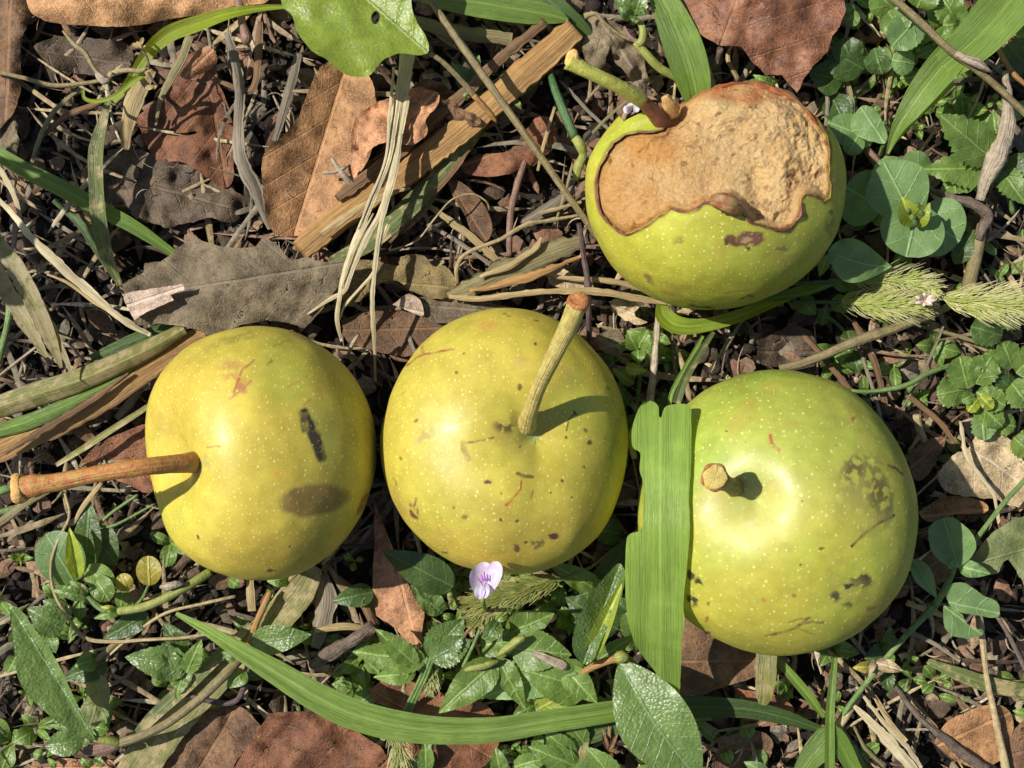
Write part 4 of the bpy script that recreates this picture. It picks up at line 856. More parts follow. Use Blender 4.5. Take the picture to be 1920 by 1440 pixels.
stalk('thin curly tendril rising over the split straw sheath', 'straw', [(1095, 402, 84, 3), (1040, 412, 96, 3.4), (985, 422, 110, 3.6), (940, 448, 112, 3.6), (895, 465, 108, 3.6), (866, 482, 104, 3.8), (856, 505, 96, 4), (858, 532, 84, 3.5)], knots=((.35, .8), (.2, .6)))
stalk('purple brown stem crossing beside the centre pear stem tip', 'purple', [(1086, 420, 70, 5), (1094, 480, 92, 5), (1102, 530, 104, 5.5), (1104, 600, 88, 5), (1105, 650, 60, 4.5)], knots=((.5, .4),))
stalk('pinkish dry stem standing below the rust brown leaf', 'pink', [(985, 300, 36, 5), (972, 340, 44, 6), (960, 385, 50, 6), (955, 440, 48, 6), (956, 480, 36, 5)])
straw('tan straw slanting below the small narrow leaf', 'straw', [(795, 378, 40, 8), (840, 412, 50, 13), (890, 450, 52, 14), (935, 492, 48, 12), (965, 520, 44, 5)], rag=.3)
straw('thin grey straw parallel to the tan straw below the narrow leaf', 'grey', [(800, 420, 30, 6), (850, 448, 38, 8), (905, 486, 42, 8), (950, 520, 40, 4)], rag=.3)
stalk('fine curved thread looping over the narrow brown leaf', 'straw', [(730, 470, 66, 1.6), (780, 452, 70, 1.8), (815, 410, 78, 1.8), (848, 374, 88, 1.8), (885, 364, 88, 1.8), (912, 378, 80, 1.8), (918, 395, 68, 1.4)], seg=6)
stalk('olive tan stalk crossing the top right corner', 'olive', [(1655, -20, 150, 7), (1720, 36, 155, 7), (1775, 88, 158, 6.5), (1830, 130, 152, 6.5), (1880, 172, 145, 6), (1945, 235, 138, 6)])
stalk('dried bud lying against the stalk in the top right corner', 'pale', [(1792, 100, 166, 5), (1812, 110, 170, 7), (1832, 118, 170, 9), (1845, 126, 168, 6), (1860, 136, 164, 1.5)], 'dried_bud', 'bud')
stalk('pale fibrous dead stem running down the right side', 'pale', [(1885, 135, 80, 6), (1888, 180, 96, 9), (1886, 240, 104, 13), (1870, 290, 106, 16), (1850, 330, 104, 14), (1836, 375, 94, 9)], rough=.4)
stalk('bent brown stem below the pale fibrous stem', 'wood', [(1742, 356, 70, 5), (1785, 370, 84, 7), (1830, 385, 92, 10), (1852, 405, 90, 10), (1842, 430, 80, 8), (1835, 450, 76, 8)], rough=.35)
stalk('dark olive stem standing at the right side below the bent brown stem', 'olive', [(1842, 420, 70, 9), (1832, 470, 66, 12), (1818, 530, 50, 13), (1810, 570, 36, 11)])
stalk('pinkish stem tucked behind the rosette of round leaves', 'pink', [(1610, 262, 36, 7), (1640, 300, 52, 9), (1655, 318, 56, 7)])
stalk('reddish twig near the right edge above the pale fibrous stem', 'rust', [(1868, 80, 70, 5), (1880, 108, 76, 5), (1900, 138, 76, 5), (1930, 165, 70, 4)])
stalk('long yellowish brown stem between the eaten pear and the green pear', 'olive', [(1462, 692, 64, 7), (1520, 676, 80, 8), (1600, 642, 96, 9), (1670, 618, 100, 9), (1740, 592, 92, 8), (1790, 570, 70, 6)], knots=((.52, .2),))
stalk('thin green stem right of the top of the green pear', 'green', [(1595, 733, 76, 4), (1640, 734, 78, 4), (1700, 722, 80, 5), (1740, 700, 80, 5), (1790, 682, 70, 4)])
stalk('grey pink cut twig hanging from the top edge, left of the round green leaf', 'pink', [(442, -20, 130, 6), (450, 20, 132, 7), (456, 50, 128, 8), (462, 72, 122, 11), (458, 82, 118, 6)], rough=.3)
stalk('thin grey green stem crossing the shaded upper left', 'olive', [(-20, 132, 66, 4), (40, 145, 72, 4), (100, 160, 74, 4.5), (160, 156, 74, 4), (205, 148, 70, 4)])
straw('tan straw strip hanging over the reddish leaf with a slit', 'khaki', [(356, 66, 90, 14), (340, 110, 92, 16), (318, 150, 88, 14), (300, 190, 80, 8), (292, 235, 70, 4)], rag=.15)
straw('broad tan dead blade at the left of the reddish leaf with a slit', 'straw', [(285, 130, 70, 18), (262, 165, 76, 34), (246, 205, 74, 32), (238, 245, 66, 22), (234, 280, 56, 16)], rag=.15)
straw('twisted grey green strip hanging right of the reddish leaf with a slit', 'grey', [(424, 60, 66, 12), (440, 110, 72, 18), (450, 170, 76, 20), (446, 240, 78, 20), (452, 300, 76, 24), (476, 350, 72, 26), (490, 390, 66, 16), (505, 430, 60, 6)], rag=.2, roll=(.2, .9, -.3, .6, .1))
straw('brown bent strip right of the reddish leaf with a slit', 'brown', [(488, 40, 50, 10), (484, 100, 60, 16), (480, 150, 62, 12), (466, 172, 62, 12), (430, 160, 60, 10), (408, 150, 56, 6)], rag=.2)
straw('thin grey straw standing behind the brown leaf with a straight midrib', 'grey', [(560, 100, 44, 14), (545, 160, 50, 18), (528, 220, 46, 16), (515, 265, 38, 10)], rag=.1)
straw('long pale dead strip hanging down the left side to the grey spiny leaf', 'pale', [(-25, 352, 96, 8), (20, 398, 104, 10), (60, 446, 112, 14), (110, 496, 116, 18), (165, 545, 116, 16), (215, 588, 112, 12), (250, 612, 106, 12), (282, 628, 98, 8)], rag=.3, roll=(.3, -.5, .5, 0, .6))
straw('thin pale strip beside the long pale dead strip on the left', 'straw', [(88, 514, 110, 4), (130, 532, 112, 6), (170, 562, 110, 6), (230, 600, 106, 3)], rag=.3)
straw('curled pale edge strip at the left edge', 'pale', [(-20, 300, 76, 6), (8, 330, 84, 10), (28, 372, 88, 9), (40, 420, 84, 5)], rag=.35, roll=(.8, -.6, .5))
straw('flat brown straw slab under the two green stems at the left edge', 'orange', [(-30, 858, 88, 40), (50, 818, 92, 50), (140, 772, 96, 56), (230, 716, 96, 56), (310, 665, 90, 50), (385, 628, 82, 36)], fold=-.22, rag=.14, th=10, nv=11)
straw('torn brown straw sliver lying on the flat straw slab at the left', 'brown', [(10, 850, 106, 6), (90, 800, 112, 14), (170, 752, 114, 12), (240, 700, 110, 5)], rag=.4)
blade('thick smooth pale green leaf base crossing the left edge', B['faded'], [(-30, 772, 106, 40), (60, 742, 116, 46), (140, 716, 122, 44), (220, 682, 120, 40), (290, 648, 112, 34), (345, 616, 102, 22)], fold=-.55, th=8, nv=11, curlv=-.2)
blade('bright green blade under the thick pale green leaf base', B['mid'], [(-30, 815, 92, 24), (50, 792, 100, 30), (120, 762, 104, 26), (200, 722, 102, 14), (250, 690, 98, 6)], fold=-.3, th=4)
blade('dark green blade behind the thick pale green leaf base', B['dark'], [(170, 672, 70, 14), (240, 642, 76, 24), (300, 620, 76, 24), (350, 602, 70, 12)], fold=-.2)
blade('thin pale edged blade slanting to the left pear above its stem', B['faded'], [(105, 872, 72, 8), (160, 838, 82, 12), (215, 802, 86, 12), (262, 772, 84, 11), (295, 750, 78, 8)], fold=.3)
straw('brown chip standing between the straw slab and the thin pale edged blade', 'brown', [(128, 788, 60, 20), (150, 806, 66, 26), (172, 826, 58, 18)], rag=.2)
straw('whitish dead stem under the thin pale edged blade', 'grey', [(262, 730, 50, 12), (240, 760, 54, 16), (218, 785, 50, 12)], rag=.1)
blade('half dead blade with black specks hanging at the left edge', B['dying'], [(-12, 440, 116, 22), (28, 500, 128, 34), (60, 560, 134, 34), (88, 620, 132, 28), (108, 670, 128, 14), (115, 690, 124, 4)], fold=.2, rag=.12)
blade('half dead blade with a long dry point at the left edge', B['dying'], [(-20, 472, 100, 20), (10, 540, 112, 32), (40, 590, 118, 30), (70, 640, 120, 20), (88, 670, 118, 6)], fold=.2, rag=.25)
blade('outer half dead blade ending in a pale spike above the thick green leaf base', B['dying'], [(40, 500, 104, 14), (72, 570, 116, 22), (102, 630, 124, 20), (126, 680, 130, 10), (142, 718, 132, 2)], fold=.3, rag=.2)
stalk('bright green little stem at the left edge below the half dead blades', 'green', [(22, 570, 70, 10), (14, 610, 74, 6), (6, 640, 72, 6), (-4, 680, 66, 8)])
stalk('thin pale root slanting at the left edge below the half dead blades', 'pale', [(-10, 712, 60, 2.5), (30, 680, 66, 3), (72, 648, 64, 3)], seg=6)
stalk('thin curling pale root left of the straw slab', 'pale', [(112, 640, 50, 2.5), (135, 650, 56, 3), (150, 668, 58, 3), (176, 674, 54, 3)], seg=6)
straw('tan straw lying under the stem tip of the left pear', 'khaki', [(-30, 1000, 60, 14), (10, 972, 68, 16), (50, 942, 72, 15), (90, 920, 66, 12)], rag=.1)
stalk('green stem tip at the left edge beside the pear stem', 'green', [(-20, 925, 70, 8), (10, 918, 74, 8), (28, 912, 70, 6)])
stalk('green stalk below the pear stem at the left edge', 'green', [(-20, 966, 56, 6), (10, 958, 60, 6), (40, 948, 56, 5)])
stalk('long thin tan tendril looping from the pear stem to the long green blade', 'straw', [(122, 925, 74, 2.4), (130, 968, 86, 2.8), (108, 1016, 92, 3), (96, 1060, 94, 3.2), (102, 1110, 92, 3.4), (130, 1162, 88, 3.6), (160, 1196, 86, 4), (215, 1203, 88, 3.6), (280, 1199, 92, 3.4), (340, 1196, 98, 3.4), (392, 1188, 102, 3)], seg=8)
straw('short tan blade scrap beside the start of the long tendril', 'straw', [(190, 905, 76, 6), (170, 930, 80, 9), (150, 958, 82, 8), (137, 985, 80, 3)], rag=.1)
stalk('brown pink twig rising to the bottom of the left pear', 'rust', [(468, 1205, 70, 6), (482, 1165, 82, 6), (498, 1130, 84, 6), (508, 1108, 80, 5)])
stalk('dark crooked twig at the left of the dark reddish leaf', 'purple', [(315, 1290, 56, 4), (360, 1305, 66, 5), (410, 1318, 70, 5), (445, 1312, 72, 5), (462, 1270, 76, 5), (470, 1225, 74, 4)])
stalk('thin tan stem slanting up below the left pear', 'straw', [(198, 1235, 60, 2.5), (250, 1190, 68, 3), (310, 1150, 74, 3), (380, 1132, 78, 3), (442, 1118, 70, 3)], seg=8)
stalk('weathered grey wood stick pointing at the foot of the standing leaf', 'wood', [(585, 1248, 40, 10), (620, 1224, 52, 13), (665, 1198, 58, 13), (700, 1172, 56, 11)], name='wood_stick', cat='stick', rough=.3)
straw('flat weathered wood strip standing below the left pear', 'grey', [(606, 1075, 34, 14), (612, 1120, 44, 36), (606, 1165, 46, 34), (590, 1215, 40, 16)], rag=.25)
straw('small tan straw bridging the wood strip and the wood stick', 'straw', [(590, 1182, 60, 10), (640, 1175, 66, 14), (685, 1178, 60, 10)], rag=.1)
straw('short tan straw stump under the left pear', 'straw', [(468, 1088, 48, 14), (470, 1120, 56, 16), (472, 1146, 50, 14)], rag=.1)
straw('pale grey straw splinter in the lower right, left of the thin upright stem', 'pale', [(1600, 1322, 60, 6), (1640, 1362, 68, 18), (1680, 1405, 70, 22), (1722, 1455, 66, 16)], rag=.3)
straw('long pale splinter beside the pale grey straw in the lower right', 'pale', [(1606, 1288, 56, 4), (1650, 1345, 66, 8), (1700, 1400, 66, 10), (1728, 1440, 60, 6)], rag=.4)
straw('thin pale straw tip pointing up in the lower right', 'straw', [(1640, 1310, 62, 3), (1665, 1350, 68, 7), (1700, 1390, 68, 6)], rag=.3)
stalk('thin upright tan stem in the lower right', 'straw', [(1838, 1150, 56, 4), (1842, 1200, 66, 6), (1850, 1270, 72, 5), (1866, 1345, 70, 6), (1888, 1450, 62, 8)], rough=.2)
stalk('curving brown twig in the lower right', 'wood', [(1678, 1286, 40, 4), (1715, 1335, 54, 6), (1755, 1372, 60, 7), (1800, 1408, 60, 9), (1850, 1445, 54, 10)], rough=.25)
stalk('thin grey twig at the right edge', 'wood', [(1850, 1130, 50, 3), (1885, 1180, 60, 4), (1925, 1260, 60, 4)])
stalk('pale stem pair under the green pear at lower right', 'straw', [(1612, 1300, 40, 8), (1580, 1350, 52, 9), (1540, 1410, 54, 9), (1510, 1460, 50, 9)], rough=.2)
stalk('pale withered stem above the broad vertical blade', 'pale', [(1238, 562, 76, 6), (1232, 620, 88, 6), (1226, 690, 92, 7), (1218, 760, 84, 7)], rough=.2)
stalk('stub of tan twig poking up right of the green pear', 'straw', [(1735, 830, 50, 6), (1725, 805, 66, 7), (1718, 778, 76, 7)])
straw('pale dried flower stalk lying over the light tan leaf', 'pale', [(1800, 790, 96, 5), (1812, 850, 100, 8), (1835, 890, 100, 7), (1862, 925, 96, 7), (1875, 985, 86, 5)], rag=.5)
stalk('small white forked chip on the big two tone leaf', 'pale', [(668, 352, 80, 6), (650, 335, 92, 6), (636, 318, 98, 5), (622, 296, 100, 3)], name='straw_chip', cat='straw', rough=.2)
stalk('tiny white chip crossing the forked chip', 'pale', [(606, 324, 94, 3), (630, 322, 98, 4), (650, 312, 98, 3)], name='straw_chip', cat='straw')
stalk('short grey root tuft between the left and centre pears', 'pale', [(652, 668, 96, 2), (660, 648, 112, 4), (672, 628, 120, 3)], seg=6, name='root_tuft', cat='root', rough=.4)
straw('broad grey stem slab right of the standing pinkish leaf, under the left pear', 'brown', [(545, 1050, 30, 20), (560, 1090, 36, 26), (600, 1130, 36, 20)], rag=.2)
straw('pale tan straw beside the curled green blade under the eaten pear', 'straw', [(1150, 440, 50, 8), (1165, 500, 60, 9), (1150, 535, 56, 6)], rag=.2)
for i, (lab, m, p) in enumerate([
 ('grey straw in the gap above the eaten pear stem', 'grey', [(1050, 150, 50, 5), (1110, 215, 62, 6), (1165, 262, 60, 5)]),
 ('dull straw crossing under the eaten pear stem', 'khaki', [(1205, 170, 60, 6), (1150, 210, 66, 6), (1098, 262, 58, 5)]),
 ('tan straw left of the eaten pear, by the green stem', 'straw', [(1040, 200, 50, 5), (1022, 260, 58, 6), (1008, 320, 52, 5)]),
 ('straw tip between the vertical dark blade and the reddish leaf', 'straw', [(1385, 150, 50, 8), (1365, 110, 66, 8), (1375, 80, 60, 5)]),
 ('grey straw right of the eaten pear shoulder', 'grey', [(1548, 130, 44, 6), (1552, 200, 60, 7), (1545, 260, 52, 6)]),
 ('second grey straw right of the eaten pear shoulder', 'khaki', [(1585, 140, 44, 7), (1598, 190, 56, 7), (1600, 240, 50, 6)]),
 ('brown straw under the yellowish brown stem', 'brown', [(1600, 600, 44, 10), (1640, 680, 56, 12), (1660, 760, 50, 10)]),
 ('long dull straw in the shade right of the green pear top', 'brown', [(1500, 620, 36, 8), (1560, 690, 46, 10), (1640, 790, 46, 9)]),
 ('pale straw end in the shade by the green pear shoulder', 'grey', [(1610, 650, 44, 5), (1640, 740, 54, 6), (1656, 800, 50, 6)]),
 ('dull straw slanting to the crenate leaf cluster', 'brown', [(1700, 740, 44, 10), (1760, 790, 52, 10), (1790, 830, 50, 8)]),
 ('thin straw crossing below the hairy seed heads', 'khaki', [(1640, 590, 40, 5), (1760, 620, 52, 7), (1860, 650, 50, 6)]),
 ('thin straw rising to the hairy seed heads', 'grey', [(1690, 770, 40, 4), (1740, 680, 54, 5), (1770, 610, 54, 4)]),
 ('brown straw right of the broad two tone shade of the green pear', 'brown', [(1725, 1000, 36, 14), (1770, 990, 46, 16), (1830, 1000, 44, 12)]),
 ('tan straw below the paired notched leaves', 'straw', [(1700, 1130, 36, 10), (1740, 1145, 46, 10), (1790, 1160, 44, 8)]),
 ('grey straw below the paired notched leaves', 'grey', [(1690, 1180, 36, 8), (1740, 1200, 46, 8), (1800, 1240, 40, 6)]),
 ('dull straw at the bottom edge near the pale splinters', 'khaki', [(1660, 1440, 34, 8), (1620, 1400, 44, 8), (1600, 1360, 40, 5)]),
 ('grey straw in the shaded left between the crossing blades', 'grey', [(60, 345, 36, 8), (30, 420, 50, 10), (24, 500, 50, 7)]),
 ('thin bowed straw in the shaded upper left', 'khaki', [(150, 165, 56, 6), (100, 210, 64, 8), (70, 270, 60, 8), (50, 340, 50, 5)]),
 ('second bowed straw in the shaded upper left', 'brown', [(190, 190, 50, 9), (120, 220, 58, 12), (80, 255, 56, 8)]),
 ('brown straw sliver beside the crumpled dark leaf', 'brown', [(150, 400, 36, 6), (180, 450, 46, 8), (200, 510, 42, 6)]),
 ('tan straw between the thick stalk and the pinkish dry stem', 'straw', [(1010, 400, 50, 6), (1050, 390, 60, 7), (1090, 378, 56, 5)]),
 ('grey straw slab under the curly tendril', 'grey', [(980, 420, 36, 20), (1030, 390, 42, 24), (1080, 350, 36, 16)]),
 ('thin straw left of the purple brown stem', 'khaki', [(1075, 300, 44, 4), (1060, 360, 54, 5), (1040, 420, 50, 4)]),
 ('dull straw under the standing pinkish leaf', 'brown', [(630, 1080, 30, 12), (680, 1130, 40, 14), (700, 1180, 34, 10)])]):
    straw(lab, m, p, rag=.25)

# top leaf petiole + leaf
t = thing('broad_leaf', 'broad fresh green leaf with insect holes, fallen at the top centre', 'green leaf', 800, 98, 60)
pt('leaf_blade', t, G['big'], polyleaf([(523, -20), (530, 12), (548, 30), (558, 62), (585, 95), (610, 110), (640, 135), (665, 144), (690, 143), (705, 128), (720, 112), (748, 100), (775, 103), (801, 100), (803, 80), (795, 62), (782, 42), (772, 10), (770, -30), (740, -90), (620, -120), (540, -80)], 196, (801, 99), (590, -90), amp=9, ampscale=110, fold=.22, sidevein=70, jag=1.0, tilt=(4, 6), holes=[[(697, 26), (705, 20), (712, 28), (710, 40), (703, 46), (696, 38)]]))
pt('leaf_stalk', t, K['olive'], tube([(806, 100, 196, 4), (830, 116, 192, 4.5), (860, 146, 184, 5), (890, 180, 172, 5.5)], rough=.1))
pt('leaf_stalk', t, K['rust'], tube([(888, 178, 173, 5.4), (910, 202, 164, 5.2), (924, 219, 156, 4.5), (931, 229, 152, 2)], rough=.15), 'orange rusty end of the leaf stalk')

# ============================================================ GRASS BLADES
blade('bright sunlit blade arching in the upper left', B['bright'], [(538, 12, 128, 8), (480, 16, 138, 14), (425, 26, 150, 22), (370, 44, 158, 30), (320, 62, 160, 32), (285, 90, 158, 28), (262, 122, 150, 22), (240, 158, 140, 18), (212, 190, 128, 12)], fold=.35, roll=(.2, -.3, .5, .2))
blade('thin curled green tendril tip hooked round the bright blade', B['bright'], [(272, 138, 158, 10), (250, 152, 160, 11), (215, 180, 156, 9), (180, 190, 148, 8), (158, 184, 140, 7), (156, 168, 132, 5)], fold=.5)
blade('dull green blade hanging straight down in the upper left', B['dusty'], [(206, 180, 126, 9), (196, 215, 120, 16), (180, 280, 112, 28), (180, 350, 104, 28), (186, 420, 92, 30), (200, 480, 76, 26), (225, 535, 58, 10)], fold=.3)
blade('long dark green blade slanting across the shaded left', B['mid'], [(-25, 272, 66, 22), (40, 315, 74, 30), (110, 350, 78, 32), (180, 388, 78, 30), (250, 425, 74, 26), (330, 478, 64, 14)], fold=.3, roll=.2)
blade('thin dark blade parallel to the long slanting one at the left', B['dark'], [(100, 375, 50, 10), (150, 420, 60, 16), (190, 480, 60, 16), (232, 540, 52, 6)], fold=.3)
blade('wide shaded blade along the top edge, right of the round green leaf', B['mid'], [(770, -20, 80, 30), (840, -4, 88, 48), (920, 8, 92, 56), (990, 20, 92, 50), (1040, 30, 88, 30), (1065, 38, 84, 8)], fold=.15, roll=.3)
blade('dark blade tucked behind the top of the orange straw bundle', B['dark'], [(1000, -30, 60, 36), (1050, 20, 66, 40), (1090, 60, 62, 36), (1120, 110, 50, 16)], fold=.2)
blade('broad dark upright blade between the withered grey leaf and the reddish leaf', B['mid'], [(1230, -30, 92, 40), (1258, 30, 100, 62), (1282, 90, 102, 74), (1300, 150, 96, 66), (1312, 210, 76, 36)], fold=.35)
t = thing('grass_leaf', 'long bright green folded grass leaf in the top right corner', 'grass blade', 1665, 280, 40, 'grass blades')
pt('upper_blade', t, B['broad'], ribbon([(1990, -110, 150, 110), (1920, -30, 150, 106), (1860, 42, 146, 92), (1810, 92, 140, 76), (1770, 125, 136, 52)], fold=.3))
pt('lower_blade', t, B['broad'], ribbon([(1820, 70, 122, 50), (1780, 110, 128, 62), (1740, 158, 126, 58), (1708, 202, 116, 44), (1682, 242, 100, 24), (1664, 288, 80, 6)], fold=.55, roll=(.1, -.3, .2)))
pt('blade_edge', t, B['bright'], ribbon([(1790, 155, 112, 8), (1755, 185, 110, 14), (1715, 222, 100, 12), (1676, 270, 84, 4)], fold=.2))
# the broad vertical blade over the green pear
P4x, P4y = proj(P4[0]); P4z = np.where(P4[1], P4[0][:, 2], -1e9)
def p4top(x, y):
    near = (np.abs(P4x-x) < 5) & (np.abs(P4y-y) < 5); return float(P4z[near].max()) if near.any() else -1.0
ys_ = np.arange(740, 1321, 20.0); e_ = np.array([[p4top(x, y) for y in ys_] for x in (1218, 1240, 1262, 1290)])
k_ = np.array([.25, .5, .25])
for r_ in e_:
    for _ in range(3):
        g_ = (r_[1:-1] > 0) & (r_[:-2] > 0) & (r_[2:] > 0); r_[1:-1] = np.where(g_, .25*r_[:-2]+.5*r_[1:-1]+.25*r_[2:], r_[1:-1])
yf_ = np.arange(700, 1380, 5.0)
Rf_ = np.interp(yf_, ys_, np.where(e_[3] > 0, e_[3], np.interp(ys_, [740, 800, 1150, 1200, 1260, 1320], [250, 330, 330, 280, 190, 110])))
Rf_ = np.maximum(Rf_, np.interp(yf_, [740, 780, 1180, 1320], [255, 300, 300, 130])); gk_ = np.hanning(31); gk_ /= gk_.sum()
Rf_ = np.maximum(Rf_, np.convolve(np.pad(Rf_, 15, 'edge'), gk_, 'valid')); Rf_ = np.convolve(np.pad(Rf_, 15, 'edge'), gk_, 'valid')
def g8z(x, y, zz):
    # lies on the pear along its right edge and hangs off towards the left
    R = np.interp(y, yf_, Rf_)
    z = R-.42*np.maximum(1290-x, 0)
    for k, xx in enumerate((1218, 1240, 1262)):
        lim = np.interp(y, ys_, e_[k]); z = np.maximum(z, np.where(np.abs(x-xx) < 14, lim, 0))
    return z+9+5*np.abs(x-1238)/55+2.5*np.cos((x-1238)/55.0*math.pi*2.2)+3*vn(xy3(x, y), 60, 5)
t = thing('grass_leaf', 'broad bright vertical grass blade with a torn top, lying over the green pear', 'grass blade', 1265, 1310, 60, 'grass blades')
pt('blade', t, B['clean'], polyleaf([(1205, 753), (1222, 752), (1234, 762), (1236, 780), (1240, 782), (1246, 764), (1262, 758), (1292, 760), (1296, 790), (1296, 860), (1292, 930), (1293, 1000), (1287, 1070), (1281, 1135), (1284, 1160), (1279, 1200), (1276, 1270), (1272, 1306), (1256, 1290), (1225, 1255), (1190, 1205), (1176, 1150), (1172, 1085), (1174, 1022), (1180, 1002), (1202, 992), (1206, 950), (1205, 905), (1199, 880), (1200, 850), (1186, 838), (1185, 805), (1194, 775)], 400, (1238, 1310), (1238, 750), smooth=True, jag=.5, step=6, zf=g8z, amp=0))
blade('bruised olive patch of blade tip behind the torn top of the vertical blade', B['faded'], [(1190, 860, 180, 10), (1184, 830, 185, 14), (1190, 800, 180, 12), (1200, 775, 170, 8)], fold=.1)
blade('long bright blade curving across the bottom centre', B['broad'], [(330, 1150, 100, 8), (385, 1180, 124, 20), (450, 1220, 142, 34), (520, 1262, 152, 46), (590, 1305, 156, 54), (660, 1338, 156, 58), (740, 1360, 154, 58), (830, 1370, 150, 52), (930, 1368, 144, 48), (1030, 1352, 138, 44), (1110, 1340, 128, 42), (1170, 1330, 112, 40)], fold=.22, roll=(.1, .2, -.2, -.35, -.1), pleat=3, nv=13)
blade('dark continuation blade right of the shiny leaf at the bottom', B['dark'], [(1260, 1326, 76, 44), (1330, 1326, 80, 40), (1400, 1330, 78, 34), (1470, 1345, 74, 28), (1540, 1368, 66, 12)], fold=.2, roll=.2)
blade('green blade slanting under the green pear toward the lower right', B['mid'], [(1450, 1228, 56, 12), (1485, 1268, 66, 18), (1520, 1310, 68, 18), (1545, 1345, 62, 8)], fold=.3)
blade('short pale blade stub hanging from the bottom of the green pear', B['faded'], [(1438, 1222, 84, 42), (1436, 1262, 90, 40), (1434, 1300, 86, 34), (1430, 1322, 78, 14)], fold=.15, rag=.1)
blade('narrow green blade standing at the bottom edge right of centre', B['mid'], [(1566, 1230, 60, 10), (1560, 1290, 74, 15), (1556, 1350, 78, 18), (1556, 1460, 76, 20)], fold=.5)
blade('dark glossy blade at the bottom edge below the green pear', B['mid'], [(1490, 1460, 60, 20), (1530, 1410, 72, 50), (1562, 1380, 74, 40), (1600, 1440, 66, 30), (1620, 1480, 60, 20)], fold=.2)
blade('curled bright blade wrapped under the eaten pear', B['bright'], [(1240, 566, 92, 18), (1246, 592, 96, 34), (1272, 610, 96, 34), (1320, 610, 92, 26), (1380, 594, 88, 24), (1440, 570, 84, 22), (1500, 545, 80, 18), (1560, 530, 76, 12)], fold=.25, roll=(.6, -.3, .4, 0))
blade('thin blue green blade above the torn top of the vertical blade', B['dusty'], [(1338, 622, 90, 8), (1310, 665, 108, 14), (1285, 710, 120, 16), (1268, 756, 122, 16)], fold=.5)
blade('second thin blade beside the blue green one above the vertical blade', B['mid'], [(1318, 630, 84, 6), (1290, 680, 100, 9), (1262, 730, 112, 9), (1254, 762, 112, 8)], fold=.5)
t_f = B['faded']
blade('wide faded blade running from under the left pear to the bottom edge', t_f, [(592, 1062, 48, 30), (560, 1115, 56, 54), (500, 1180, 60, 58), (430, 1248, 62, 56), (360, 1318, 62, 60), (300, 1380, 60, 74), (240, 1470, 56, 70)], fold=.15, rag=.05, pleat=3)
blade('second faded blade edge lying beside the wide faded blade', B['dusty'], [(470, 1170, 70, 12), (410, 1230, 76, 22), (345, 1290, 78, 26), (280, 1350, 74, 22), (240, 1400, 68, 12)], fold=.2)
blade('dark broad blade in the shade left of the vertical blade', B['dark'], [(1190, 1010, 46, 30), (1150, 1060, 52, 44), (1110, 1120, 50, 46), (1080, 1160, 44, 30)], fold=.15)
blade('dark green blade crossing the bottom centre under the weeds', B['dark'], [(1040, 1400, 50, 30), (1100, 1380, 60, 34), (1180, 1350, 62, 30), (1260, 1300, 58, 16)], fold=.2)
blade('pale green blade upright at the bottom edge, centre right', B['faded'], [(1075, 1470, 56, 26), (1085, 1420, 66, 30), (1095, 1380, 62, 22), (1100, 1360, 54, 12)], fold=.3)
blade('dark shaded blade at the right edge above the lower right corner', B['dusty'], [(1740, 1240, 40, 10), (1800, 1265, 52, 26), (1860, 1285, 54, 30), (1950, 1300, 50, 26)], fold=.2)
blade('thin blade below the hairy seed heads', B['mid'], [(1380, 575, 70, 6), (1450, 560, 82, 10), (1520, 548, 88, 9), (1590, 520, 88, 6)], fold=.4)
blade('blade of grass at the very right edge in the top corner', B['mid'], [(1880, -20, 66, 20), (1910, 30, 74, 24), (1950, 70, 70, 20)], fold=.3)
# ============================================================ WEEDS
def weed(label, x, y, cat='weed', name='weed_plant'): return thing(name, label, cat, x, y, 0, 'weeds growing through the litter')
def lf(t, mat, b, tp, w, prof='ovate', **k):
    return pt('leaf', t, G[mat] if isinstance(mat, str) else mat, leaf(b, tp, w, prof, **k))
def st(t, mat, pts, name='stem', **k):
    k.setdefault('rough', .06)
    return pt(name, t, K[mat], tube(pts, **k))

# round leaved rosette right of the eaten pear
t = weed('bluish green weed with round leaves and a bright bud beside the eaten pear', 1715, 400)
lf(t, 'spurge', (1700, 350, 60), (1640, 310, 84), 76, 'round', arch=8)
lf(t, 'spurge', (1722, 400, 80), (1800, 452, 92), 118, 'round', arch=6, fold=.08)
lf(t, 'spurge', (1655, 392, 50), (1584, 350, 70), 112, 'round', arch=6, fold=.1)
lf(t, 'spurge', (1740, 330, 60), (1690, 298, 80), 66, 'round', arch=6)
lf(t, 'spurge', (1722, 430, 110), (1658, 304, 146), 124, 'obov', arch=12, fold=.12, wav=4)
lf(t, 'spurge', (1722, 382, 116), (1700, 482, 136), 122, 'round', arch=10, fold=.12, wav=4)
lf(t, 'spurge', (1672, 500, 110), (1553, 470, 175), 82, 'obov', arch=18, fold=.15, wav=14, bendpx=-8)
lf(t, 'lime', (1714, 424, 140), (1690, 368, 168), 44, 'ovate', fold=.7, arch=10)
lf(t, 'lime', (1716, 424, 140), (1744, 380, 168), 34, 'ovate', fold=.6, arch=8)
for a, b_, c in ((1704, 398, 5), (1719, 390, 7), (1712, 410, 6), (1728, 402, 5), (1716, 420, 5)):
    st(t, 'green', [(1714, 412, 140, 2), (a, b_, 160, c), (a-1, b_-4, 168, c*.9), (a-2, b_-7, 173, c*.3)], 'bud', step=3)
st(t, 'green', [(1714, 424, 118, 5), (1712, 440, 70, 6), (1706, 470, 20, 6)])
st(t, 'green', [(1675, 500, 62, 5), (1690, 480, 66, 6), (1705, 470, 40, 6)])

